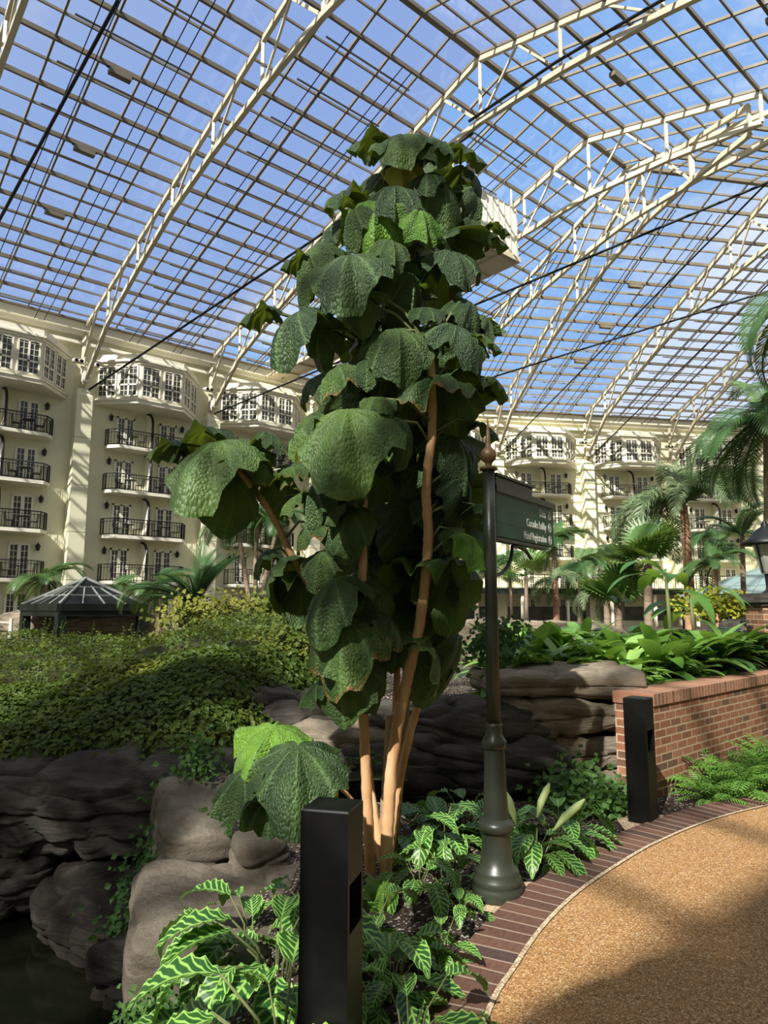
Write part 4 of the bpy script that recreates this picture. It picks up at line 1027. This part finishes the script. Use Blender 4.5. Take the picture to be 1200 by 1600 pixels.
def hz(x,y):
    lump=.16*noise.noise(Vector((x*.9,y*.9,3)))+.08*noise.noise(Vector((x*2.3,y*2.3,7)))
    front=6.08+.25*noise.noise(Vector((x*.8,0,1)))+1.2*smooth01(-1.75,-.6,x)
    r=(max(0,min(1,(y-front)/1.9)))**.62; 
    edge=1-smooth01(-1.0-.0*(y-7),-.35+.12*(y-7),x)
    return .32+(1.0+lump-.36*smooth01(-2.2,-3.6,x))*r*(.35+.65*edge)+.045*max(0,y-8)*edge+lump*.3
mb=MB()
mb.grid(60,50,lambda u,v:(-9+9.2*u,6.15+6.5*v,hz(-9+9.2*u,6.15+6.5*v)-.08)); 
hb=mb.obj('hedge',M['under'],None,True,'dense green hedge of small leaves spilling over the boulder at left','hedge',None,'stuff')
rr=random.Random(3)
def hfn(r):
    if r.random()<.62:
        x=r.uniform(-7.5,-.2); y=6.15+1.5*r.random()+1.2*smooth01(-1.75,-.6,x)
    else: x=r.uniform(-9,.1); y=r.uniform(6.3,12.5)
    z=hz(x,y); e=.05; nr=Vector((-(hz(x+e,y)-z)/e,-(hz(x,y+e)-z)/e,1)).normalized(); return Vector((x,y,z)),nr
mb=MB(); scatter(mb,hfn,42000,.062,rr); mb.obj('leaves',M['hedge'],hb)
mb=MB()
for i in range(260):
    x=rr.uniform(-8,-.3); y=rr.uniform(7,12); z=hz(x,y); h=rr.uniform(.08,.28)
    q=Vector((x,y,z)); t=q+Vector((rr.uniform(-.1,.1),rr.uniform(-.1,.1),h)); mb.bar(q,t,.006)
    for k in range(6):
        p=q.lerp(t,k/5); quad_leaf(mb,p,Vector((rr.gauss(0,.6),-.4,.6)).normalized(),Vector((rr.gauss(0,1),rr.gauss(0,.6),.3)).normalized(),.05,.035)
mb.obj('shoots',M['hedge'],hb)
def ivy(label,pts,n,rad,L=.055,matl='ivy',seed=1,name='ivy',cat='ivy'):
    r=random.Random(seed); mb=MB(); P=[Vector(p) for p in pts]
    for i in range(n):
        k=r.randrange(len(P)-1) if len(P)>1 else 0; q=P[k].lerp(P[min(k+1,len(P)-1)],r.random())+Vector((r.gauss(0,rad),r.gauss(0,rad*.5),r.gauss(0,rad*.7)))
        nr=Vector((r.gauss(0,.5),-.7+r.gauss(0,.3),.6+r.gauss(0,.3))).normalized(); t=Vector((r.gauss(0,1),r.gauss(0,.4),r.gauss(-.4,.6))); t=(t-nr*t.dot(nr)).normalized()
        l=L*r.uniform(.6,1.3); quad_leaf(mb,q,nr,t,l,l*.85)
    return mb.obj(name,M[matl],None,False,label,cat,None,'stuff')
ivy('ivy hanging in the hollow between boulder and flat tan rock',[at(290,1290,5.5),at(255,1340,5.3),at(225,1400,5.1),at(200,1460,4.9)],900,.11,.05,'ivy',2)
ivy('ivy on the rock face under the hedge, left of the low big leaves',[at(300,1160,6.0),at(320,1200,5.9),at(270,1240,5.9)],350,.10,.05,'ivy',3)
ivy('thin ivy strand hanging over the upper tan slab',[at(335,1245,5.2),at(355,1290,5.15),at(375,1325,5.1)],70,.012,.035,'ivy',4)
ivy('dark moss plants along the bottom edge by the pond',[at(200,1596,3.6),at(280,1580,3.6),at(330,1592,3.5)],700,.07,.035,'ivy',5,'moss','moss')
ivy('ivy bush between the sign post and the far bollard',[at(880,1230,6.2),at(920,1255,6.0),at(950,1280,5.9),at(900,1210,6.4)],1500,.14,.06,'ivy',6)
ivy('dark creeping foliage in the left frame edge below the hedge',[at(10,1240,6.0),at(20,1320,6.0),at(5,1290,6.0)],300,.12,.06,'ivy',7)
ivy('mixed weeds along the bed edge left of the sign post top slab',[at(770,1010,7.3),at(790,990,7.6),at(745,1020,7.2)],500,.16,.07,'ivy',8,'weeds','weeds')
ivy('light green shrub foliage behind the hedge, under the cycad',[at(270,962,13),at(340,957,13.5),at(420,955,14),at(470,955,14)],1600,.25,.10,'hedge',9,'shrub','shrub')
ivy('olive shrub foliage right of the hedge behind the stems',[at(470,990,8.4),at(500,1010,8.2),at(440,975,9)],1400,.26,.06,'hedge',10,'shrub','shrub')
ivy('yellow flowering shrubs behind the grey rock at right',[at(1090,940,13),at(1130,945,13),at(1175,948,13),at(1050,945,14)],900,.17,.09,'yflower',11,'flowering_shrub','shrub')
# ================================================================== broad-leaved bed plants
def blade(mb,base,az,el,L,W,curl,fold=.25,n=7,pet=.3):
    h=Vector((math.sin(az),math.cos(az),0)); side=Vector((h.y,-h.x,0))
    pts=[]; q=Vector(base); e=el; st=L*(1+pet)/(n+3)
    for i in range(n+4):
        pts.append((q.copy(),e)); d=h*math.cos(e)+UP*math.sin(e); q=q+d*st; e-=curl/(n+3)
    k0=int(round(3*pet/.3)) if pet>0 else 0; k0=min(k0,3)
    prev=None
    for i,(p,e) in enumerate(pts):
        t=max(0,(i-k0)/(len(pts)-1-k0)); w=W/2*(math.sin(PI*min(1,t*.97+.03))**.8) if i>=k0 else .006
        w=max(w,.004); nr=UP*math.cos(e)-h*math.sin(e)
        a=p-side*w+nr*w*fold; b=p; c=p+side*w+nr*w*fold
        k=len(mb.v); mb.v+=[tuple(a),tuple(b),tuple(c)]
        if prev is not None:
            mb.f+=[(prev,prev+1,k+1,k),(prev+1,prev+2,k+2,k+1)]; mb.uv+=[None,None]
        prev=k
def clump_mesh(name,matl,seed,n,L,W,el=(.5,1.3),curl=1.2,pet=.3):
    r=random.Random(seed); mb=MB()
    for i in range(n):
        az=i*2.4+r.uniform(-.4,.4); e=r.uniform(*el); l=L*r.uniform(.7,1.15)
        blade(mb,(r.gauss(0,.03),r.gauss(0,.03),0),az,e,l,W*l/L*r.uniform(.85,1.1),curl*r.uniform(.7,1.3),.22,7,pet)
    return mb.mesh(name,M[matl],True)
cl_light=[clump_mesh('broad_clump','aspid',s,16,.42,.13,(.55,1.35),1.3) for s in (1,2,3)]
cl_dark=[clump_mesh('dark_clump','darkbroad',s,15,.42,.20,(.35,1.1),1.3) for s in (4,5)]
r=random.Random(9)
def tagged(name,me,loc,label,cat,group,s=1.0,rz=0.0):
    o=inst(name,me); o.location=loc; o.scale=(s,s,s); o.rotation_euler=(0,0,rz); return props(o,label,cat,group)
k=0
for row,(y,x0,x1,n) in enumerate(((7.75,1.25,3.3,9),(8.15,1.2,3.9,12),(8.6,1.3,4.6,13),(9.1,1.4,4.9,13),(9.7,1.6,5.3,12),(10.3,2.0,5.6,11))):
    for i in range(n):
        x=x0+(x1-x0)*(i+.5)/n+r.uniform(-.12,.12); yy=y+r.uniform(-.15,.15)
        # keep behind the brick wall
        rel=Vector((x,yy,0))-A; b=rel.dot(nW)
        if rel.dot(dW)>0 and b<TK+.25: yy+= (TK+.3-b)/nW.y
        dark = (x>2.9 and y<9 and i>n*.72) or (y>9.4 and i>2)
        z=gz(x,yy)+.05+.10*max(0,yy-7.7)
        if dark: tagged('broadleaf_plant',cl_dark[k%2],(x,yy,z),'dark green wide-leaved plant in the raised bed behind the brick wall','plant','dark broad-leaved bed plants',r.uniform(1.1,1.4),r.uniform(0,6.28))
        else: tagged('broadleaf_plant',cl_light[k%3],(x,yy,z),'light green lance-leaved plant in the raised bed behind rocks','plant','light broad-leaved bed plants',r.uniform(1.1,1.5),r.uniform(0,6.28))
        k+=1
# ---- ferns along the brick wall
def fern_mesh(seed,n=18,L=.42):
    r=random.Random(seed); mb=MB()
    for i in range(n):
        az=i*2.4+r.uniform(-.3,.3); e=r.uniform(.4,1.35); h=Vector((math.sin(az),math.cos(az),0)); side=Vector((h.y,-h.x,0)); q=Vector((r.gauss(0,.03),r.gauss(0,.03),0)); l=L*r.uniform(.7,1.15); st=l/12
        for k in range(13):
            d=h*math.cos(e)+UP*math.sin(e); nr=UP*math.cos(e)-h*math.sin(e)
            mb.bar(q,q+d*st,.006)
            if k>2:
                ll=.085*math.sin(PI*(k-1)/13)**.6
                for sg in (-1,1): quad_leaf(mb,q,nr,(side*sg+d*.5-nr*.15).normalized(),ll,.016)
            q=q+d*st; e-=r.uniform(.07,.14)
    return mb.mesh('fern_clump',M['fern'],False)
FE=[fern_mesh(s) for s in (1,2,3)]
for j,(off,n,a0,a1) in enumerate(((-.2,11,.15,4.8),(-.40,11,.05,4.6),(-.56,9,.0,3.6))):
    for i in range(n):
        a=a0+(a1-a0)*(i+.5)/n+r.uniform(-.1,.1); p=A+dW*a+nW*(off+r.uniform(-.06,.06))
        if abs(p.x-2.03)<.25 and abs(p.y-5.78)<.2: continue
        tagged('fern',FE[(i+j)%3],(p.x,p.y,0),'feathery green fern in the strip below the brick wall','fern','ferns along the brick wall',r.uniform(.8,1.15),r.uniform(0,6.28))
tagged('fern',FE[0],(*on_ground(962,1270)[:2],0),'feathery fern just left of the far bollard','fern','ferns along the brick wall',.8,1)
m=MB(); tagged('fern',FE[1],at(300,1425,4.55),'tiny fern growing on the flat tan rock','fern',None,.35,1)
# ================================================================== palms
def frond_mesh(name,matl,L,leaf,n,arch,w=.035,vee=.5,droop=.6,plume=False,seed=0):
    r=random.Random(seed); mb=MB(); q=Vector((0,0,0)); e=0.0; st=L/n; spine=[]
    for k in range(n+1):
        spine.append((q.copy(),e)); d=Vector((0,math.cos(e),math.sin(e))); q=q+d*st; e-=arch/n*(0.4+1.2*k/n)
    mb.tube([p for p,_ in spine],[.022*(1-.8*i/n)+.004 for i in range(n+1)],5)
    for k in range(2,n+1):
        p,e=spine[k]; d=Vector((0,math.cos(e),math.sin(e))); nr=Vector((0,-math.sin(e),math.cos(e))); t=k/n
        ll=leaf*(math.sin(PI*(.12+.86*t))**.6)
        for sub in range(3 if plume else 2):
          for sg in (-1,1):
            vv=r.uniform(-.8,1.2) if plume else vee
            dr=(Vector((sg,0,0))+d*(.55+.5*t)+nr*vv*.6+Vector((0,0,-.05))).normalized()
            x=d; mid=p+d*(sub*st/2)+dr*ll*.55; tip=mid+(dr+Vector((0,0,-droop*r.uniform(.7,1.2)))).normalized()*ll*.5
            base=p+d*(sub*st/2); ww=d*w/2
            n0=len(mb.v); mb.v+=[tuple(base-ww*.5),tuple(base+ww*.5),tuple(mid+ww),tuple(mid-ww),tuple(tip)]
            mb.f+=[(n0,n0+1,n0+2,n0+3),(n0+3,n0+2,n0+4)]; mb.uv+=[None,None]
    return mb.mesh(name,M[matl],False)
def fan_mesh(name,matl,Rr,seg,pet,seed=0):
    r=random.Random(seed); mb=MB(); mb.tube([(0,0,0),(0,pet*.5,pet*.04),(0,pet,0)],[.014,.011,.008],5); c=Vector((0,pet,0))
    for i in range(seg):
        a=-2.3+4.6*i/(seg-1); d=Vector((math.sin(a),math.cos(a),.12)).normalized(); s=Vector((d.y,-d.x,0)); l=Rr*(1-.15*abs(a)/2.3)*r.uniform(.92,1.05); w=Rr*.05
        m1=c+d*l*.6; tip=c+d*l+Vector((0,0,-.12*l))
        n0=len(mb.v); mb.v+=[tuple(c),tuple(m1+s*w),tuple(m1-s*w),tuple(tip)]
        mb.f+=[(n0,n0+1,n0+2),(n0+1,n0+3,n0+2)]; mb.uv+=[None,None]
    return mb.mesh(name,M[matl],False)
def palm(name,label,base,top,meshes,nf,el,r0,r1,trunk='palm_trunk',sc=1.0,seed=1,cat='palm',az0=0.0,azs=None,part='frond',group=None):
    base=Vector(base); top=Vector(top); o=thing(name,label,cat,base,0,group); r=random.Random(seed)
    h=top-base; bend=Vector((r.uniform(-.02,.02),0,0))*h.length
    mb=MB(); mb.tube([h*t+bend*math.sin(PI*t) for t in [i/8 for i in range(9)]],[r0+(r1-r0)*i/8 for i in range(9)],10); mb.obj('trunk',M[trunk],o,True)
    for i in range(nf):
        az=(az0+i*2.4) if azs is None else math.radians(azs[i%len(azs)]); az+=r.uniform(-.15,.15)
        e=math.radians(el[0]+(el[1]-el[0])*((i*.618)%1)); s=sc*r.uniform(.85,1.1)
        mw=Matrix.Translation(h) @ Matrix.Rotation(-az,4,'Z') @ Matrix.Rotation(e,4,'X') @ Matrix.Rotation(r.uniform(-.3,.3),4,'Y') @ Matrix.Scale(s,4)
        inst(part,r.choice(meshes),o,mw)
    return o
FR_big=[frond_mesh('frond_big','frond',2.2,.62,30,1.7,.04,.45,.7,seed=i) for i in (1,2)]
FR_fox=[frond_mesh('frond_fox','frond_gray',2.1,.40,34,2.3,.03,.2,.9,True,seed=i) for i in (3,4)]
FR_cyc=[frond_mesh('frond_cycad','frond_dark',1.5,.22,36,.9,.015,.35,.15,seed=i) for i in (5,6)]
FR_small=[frond_mesh('frond_small','frond',1.1,.36,20,1.6,.028,.4,.5,seed=i) for i in (7,8)]
FAN=[fan_mesh('fan_leaf','fan',.75,26,.55,i) for i in (1,2)]
FANS=[fan_mesh('fan_leaf_small','fan',.42,20,.38,i) for i in (3,4)]
def gnd(px,y): p=at(px,950,y); p.z=gz(p.x,p.y)-.05; return p
# right-hand palms
palm('feather_palm','large dark feather palm at the right edge, trunk cut by the frame',gnd(1212,12.5),at(1202,650,12.5),FR_big,15,(-25,70),.13,.10,'palm_trunk',.95,4)
palm('feather_palm','feather palm crown entering at the upper right edge',gnd(1275,11.0),at(1275,450,11.0),FR_big,13,(-30,50),.12,.09,'palm_trunk',.85,5)
palm('foxtail_palm','pink-trunked palm with plume-like grey green fronds right of centre',gnd(1074,21),at(1068,790,21),FR_fox,24,(5,80),.17,.11,'palm_trunk_red',1.4,6)
palm('fan_palm','fan palm with round pleated leaves in front of the pink trunk',gnd(1012,14.5),at(1012,880,14.5),FAN,15,(-10,85),.10,.08,'palm_trunk',.85,7,'palm',0,None,'fan_leaf')
palm('fan_palm','fan palm with upright spiky leaves left of the banana plant',gnd(966,15),at(966,945,15),FAN,16,(15,85),.1,.08,'palm_trunk',.8,8,'palm',0,None,'fan_leaf')
palm('small_palm','slender bright green palm nearest the sign post, left of a pair',gnd(776,20),at(774,888,20),FR_small,9,(0,60),.05,.04,'palm_trunk',.85,9)
palm('small_palm','slender bright green palm, right one of the pair by the sign post',gnd(800,20.5),at(796,880,20.5),FR_small,10,(0,60),.05,.04,'palm_trunk',.9,10)
palm('fan_palm','small fan palm with two leaf tiers under the sign',gnd(822,19),at(822,900,19),FANS,12,(-10,70),.06,.05,'palm_trunk',1.2,11,'palm',0,None,'fan_leaf')
palm('small_palm','tall bushy palm beside the right end of the sign',gnd(868,24),at(866,850,24),FR_small,16,(-20,75),.09,.07,'palm_trunk',1.25,12)
palm('foxtail_palm','small grey plumed palm below the sign end',gnd(872,20),at(868,905,20),FR_fox,12,(-10,60),.12,.08,'palm_trunk_red',.5,13)
palm('small_palm','drooping green palm left of the spiky fan palm',gnd(905,22),at(908,880,22),FR_small,14,(-30,60),.08,.06,'palm_trunk',1.3,14)
palm('small_palm','dark feathery palm against the pale pier right of sign',gnd(947,26),at(945,875,26),FR_small,12,(-20,60),.09,.07,'palm_trunk',1.3,15)
palm('foxtail_palm','bushy light green palm between the two fan palms',gnd(948,18),at(948,925,18),FR_fox,12,(0,70),.1,.08,'palm_trunk',.6,16)
palm('small_palm','bright small palm in front of the right-hand terrace',gnd(1118,20),at(1118,880,20),FR_small,13,(-10,70),.07,.05,'palm_trunk_red',1.2,17)
palm('feather_palm','tall thin palm with few upright fronds before the terrace',gnd(1164,22),at(1160,838,22),FR_small,6,(40,85),.09,.07,'palm_trunk',1.4,18)
palm('small_palm','blurred green palm behind the tall thin one',gnd(1120,30),at(1120,835,30),FR_small,9,(0,30),.08,.06,'palm_trunk',1.8,19)
palm('small_palm','green feather palm low at the right of the post, by the ledge',gnd(745,16),at(742,900,16),FR_small,9,(0,60),.05,.04,'palm_trunk',.7,20)
# left-hand palms
palm('cycad','big dark green cycad rosette above the hedge',gnd(305,19),at(305,945,19),FR_cyc,30,(5,85),.2,.2,'palm_trunk',1.25,21,'cycad')
palm('small_palm','palm with drooping fronds left of the cycad',gnd(250,20),at(250,915,20),FR_small,11,(-20,60),.07,.05,'palm_trunk',1.2,22)
palm('small_palm','palm whose crown shows above the dark gazebo roof',gnd(72,29),at(72,905,29),FR_small,14,(-20,60),.08,.06,'palm_trunk',1.7,23)
palm('small_palm','little palm right of the gazebo corner',gnd(183,27),at(180,925,27),FR_small,10,(-10,70),.06,.05,'palm_trunk',1.2,24)
for i,(b,t,l) in enumerate((((392,955),(368,800),'leaning left'),((400,955),(405,795),'straight middle'),((405,958),(440,800),'leaning right'))):
    pb_=at(*b,16); pt=at(*t,16)
    palm('clump_palm','slender grey palm stem behind the hedge, %s one of three'%l,pb_,pt,FR_small,9,(-35,30),.055,.045,'palm_trunk',1.0,30+i,'palm',0,None,'frond','three slender palms behind the hedge')
# ---- banana-like plant and others in the raised bed
def banana(label,px,y,pytop,n,L,W,seed,name='banana_plant'):
    b=gnd(px,y); o=thing(name,label,'plant',b); r=random.Random(seed); t=at(px,pytop,y); H=t.z-b.z
    mb=MB(); mb.tube([(0,0,0),(.02,0,H*.5),(0,0,H)],[.04,.03,.02],8); mb.obj('stem',M['bark_stalk'],o,True)
    for i in range(n):
        mb=MB(); blade(mb,(0,0,0),i*2.2+r.uniform(-.3,.3),r.uniform(.2,1.0),L*r.uniform(.8,1.1),W,1.5*r.uniform(.8,1.4),.15,12,.2); l=mb.obj('leaf',M['banana'],o,True); l.location=(0,0,H*r.uniform(.75,1.0))
banana('banana-leaved plant standing tall in the raised bed',1043,9.8,895,7,.75,.26,3)
banana('second banana-leaved plant, right behind the tall one',1080,10.4,930,6,.75,.26,4)
def spear(label,px,py,y,n,seed):
    b=at(px,py,y); b.z=gz(b.x,b.y)+.02; o=thing('strap_leaf_plant',label,'plant',b); r=random.Random(seed)
    for i in range(n):
        mb=MB(); blade(mb,(0,0,0),r.choice((-1,1))*r.uniform(.9,2.0),r.uniform(.9,1.35),.62,.10,1.1*r.uniform(.6,1.5),.25,10,0); mb.obj('leaf',M['banana'],o,True)
spear('strap-leaved plant with long arching blades near the right end of the bed',1130,1030,9.6,5,2)
spear('strap-leaved plant arching over the slab right of the post',800,1040,7.9,7,5)
# ================================================================== right edge: pillar, lantern, banner
pl=at(1200,1040,10.2); pl.x+=.10
pil=thing('brick_pillar','brick pillar with grey cap at the right edge','pillar',(pl.x,pl.y,.2))
m=MB(); w=.24
for a,b in (((-w,-w),(w,-w)),((w,-w),(w,w)),((w,w),(-w,w)),((-w,w),(-w,-w))):
    m.quad((*a,-.2),(*b,-.2),(*b,1.55),(*a,1.55),[(0,0),(.48,0),(.48,1.75),(0,1.75)])
m.obj('shaft',M['brick'],pil); m=MB(); m.box(-.3,.3,-.3,.3,1.55,1.68); m.box(-.27,.27,-.27,.27,1.5,1.55); m.obj('cap',M['rock'],pil)
bn=thing('banner','blue printed banner hung on the brick pillar at the right edge','banner',(pl.x-.02,pl.y-.26,1.0))
m=MB(); m.box(-.17,.3,-.008,.008,-.3,.42); m.obj('cloth',M['bannerblue'],bn); m=MB(); m.bar((-.2,0,.43),(.32,0,.43),.02); m.obj('rod',M['iron'],bn)
lp=thing('pillar_lantern','black street lantern with bell-shaped hood at right edge','lantern',(pl.x,pl.y,1.88))
m=MB(); m.lathe([(0,.12),(.05,.05),(.1,.04),(.28,.05)],12); m.obj('stem',M['iron'],lp)
m=MB(); m.lathe([(.28,.08),(.32,.10),(.72,.19)],8); m.obj('glass',M['lampglass'],lp)
m=MB(); m.lathe([(.70,.33),(.73,.34),(.80,.22),(.9,.15),(.97,.05),(1.0,.05),(1.06,.012),(1.2,.004)],16); m.obj('hood',M['iron'],lp,True)
for i in range(4):
    a=i*PI/2+.4; m=MB(); m.bar((.1*math.cos(a),.1*math.sin(a),.3),(.2*math.cos(a),.2*math.sin(a),.73),.018); m.obj('frame_bar',M['iron'],lp)
# ================================================================== gazebos
def gazebo(name,label,c,hw,ez,apex,rz,roof,bars):
    o=thing(name,label,'gazebo',(c[0],c[1],0),rz)
    cs=[(-hw,-hw),(hw,-hw),(hw,hw),(-hw,hw)]; ap=Vector((0,0,apex))
    m=MB()
    for i in range(4): m.poly([(*cs[i],ez),(*cs[(i+1)%4],ez),tuple(ap)])
    m.obj('roof_panels',M[roof],o)
    for i in range(4):
        m=MB(); m.bar((*cs[i],ez+.03),ap+Vector((0,0,.03)),.07); m.obj('hip_bar',M[bars],o)
        a=Vector((*cs[i],ez+.03)); b=Vector((*cs[(i+1)%4],ez+.03)); m=MB()
        for t in (.33,.66): m.bar(a.lerp(ap,t),b.lerp(ap,t),.045)
        for t in (.25,.5,.75):
            q=a.lerp(b,t); tt=1-2*abs(.5-t); m.bar(q,a.lerp(b,.5).lerp(ap,.7) if t==.5 else q.lerp(ap,.62),.04)
        m.obj('rafter_bars',M[bars],o)
    m=MB()
    for i in range(4):
        a=Vector((*cs[i],ez)); b=Vector((*cs[(i+1)%4],ez)); m.bar(a-Vector((0,0,.08)),b-Vector((0,0,.08)),.14,.22); m.bar(a-Vector((0,0,.27)),b-Vector((0,0,.27)),.06,.18)
    m.obj('fascia',M['gaz'],o)
    for x,y in cs:
        m=MB(); m.box(x*.93-.13,x*.93+.13,y*.93-.13,y*.93+.13,-.5,ez-.1); m.obj('post',M['gaz'],o)
g1=at(92,930,22)
gazebo('gazebo','dark green gazebo with pyramid roof behind the hedge at left',(g1.x,g1.y+1.9),1.45,at(92,944,20.2).z,at(92,900,22).z,PI/4+.05,'gazglass','gazbar')
g2=at(1225,900,26)
gazebo('pavilion','pavilion with pale patina roof at the right, partly behind the pillar',(g2.x+.6,g2.y+2),2.6,at(1160,932,26).z,at(1225,878,26).z,PI/4,'greyroof','greyroof')
rail=thing('rope_fence','white rail fence at the left edge beyond the hedge','fence',at(8,1000,15))
for x in (-.6,.1):
    m=MB(); m.bar((x,0,-.6),(x,0,.45),.06); m.obj('post',M['trim'],rail)
m=MB(); m.bar((-.7,0,.4),(.12,0,.36),.04); m.obj('rail',M['trim'],rail)
# person by the terrace, seen small in dark clothes
pp=at(882,945,30); pp.z=gz(pp.x,pp.y)
# ================================================================== unseen palms added behind the camera to shade path, plant and rocks
for i,(x,y,h,s,l,nf) in enumerate(((-6.4,-.4,7.0,1.2,'leftmost',16),(-1.75,-3.7,7.0,.6,'nearest',8),(-2.55,-1.6,7.7,.42,'tallest',12))):
    palm('feather_palm','unseen feather palm behind the viewpoint, added for its shade, %s one'%l,(x,y,-.2),(x,y,h),FR_big,nf,(-25,70),.12,.09,'palm_trunk',s,50+i)
# ================================================================== light, sky, camera
sc=bpy.context.scene
w=bpy.data.worlds.new('sky'); sc.world=w; w.use_nodes=True; nt=w.node_tree
bg=nt.nodes['Background']; tc=nt.nodes.new('ShaderNodeTexCoord'); sep=nt.nodes.new('ShaderNodeSeparateXYZ'); nt.links.new(tc.outputs['Generated'],sep.inputs[0])
rp=nt.nodes.new('ShaderNodeValToRGB'); nt.links.new(sep.outputs[2],rp.inputs['Fac'])
els=rp.color_ramp.elements; els.new(.5)
for e,(p,c) in zip(els,((0.0,(.45,.58,.78)),(.35,(.24,.46,.86)),(1.0,(.16,.36,.80)))): e.position=p; e.color=(*c,1)
mp=nt.nodes.new('ShaderNodeMapping'); mp.inputs['Scale'].default_value=(1,1,2.2); nt.links.new(tc.outputs['Generated'],mp.inputs['Vector'])
nz=nt.nodes.new('ShaderNodeTexNoise'); nz.inputs['Scale'].default_value=3.2; nz.inputs['Detail'].default_value=7; nz.inputs['Roughness'].default_value=.6; nt.links.new(mp.outputs['Vector'],nz.inputs['Vector'])
cr=nt.nodes.new('ShaderNodeValToRGB'); cr.color_ramp.elements[0].position=.52; cr.color_ramp.elements[1].position=.78; nt.links.new(nz.outputs['Fac'],cr.inputs['Fac'])
mx=nt.nodes.new('ShaderNodeMix'); mx.data_type='RGBA'; nt.links.new(cr.outputs['Color'],mx.inputs['Factor']); nt.links.new(rp.outputs['Color'],mx.inputs['A']); mx.inputs['B'].default_value=(.85,.88,.92,1)
SEL=math.radians(42)
tosun=Vector((-.436*math.cos(SEL),-.90*math.cos(SEL),math.sin(SEL)))
vd=nt.nodes.new('ShaderNodeVectorMath'); vd.operation='DOT_PRODUCT'; vd.inputs[1].default_value=tosun; nt.links.new(tc.outputs['Generated'],vd.inputs[0])
mr=nt.nodes.new('ShaderNodeMapRange'); mr.inputs['From Min'].default_value=.0; mr.inputs['From Max'].default_value=1.0; mr.inputs['To Min'].default_value=0; mr.inputs['To Max'].default_value=1; nt.links.new(vd.outputs['Value'],mr.inputs['Value'])
mx2=nt.nodes.new('ShaderNodeMix'); mx2.data_type='RGBA'; nt.links.new(mr.outputs[0],mx2.inputs['Factor']); nt.links.new(mx.outputs['Result'],mx2.inputs['A']); mx2.inputs['B'].default_value=(1.1,1.05,.85,1)
nt.links.new(mx2.outputs['Result'],bg.inputs['Color']); bg.inputs['Strength'].default_value=1.0
sd=bpy.data.lights.new('sun','SUN'); sd.energy=13; sd.angle=math.radians(.6); sd.color=(1,.94,.80)
so=bpy.data.objects.new('sun',sd); C.objects.link(so)
so.rotation_euler=tosun.to_track_quat('Z','Y').to_euler(); so.location=(-10,-15,40)
cd=bpy.data.cameras.new('camera'); cam=bpy.data.objects.new('camera',cd); C.objects.link(cam)
cam.location=(0,0,EYE); cam.rotation_euler=(PI/2+PITCH,0,0)
cd.sensor_fit='VERTICAL'; cd.sensor_height=32; cd.lens=F_PX/1600*32; cd.clip_end=400; cd.clip_start=.05
sc.camera=cam
vs=sc.view_settings; vs.view_transform='Standard'; vs.look='None'; vs.gamma=1; vs.use_curve_mapping=False; vs.exposure=0.12
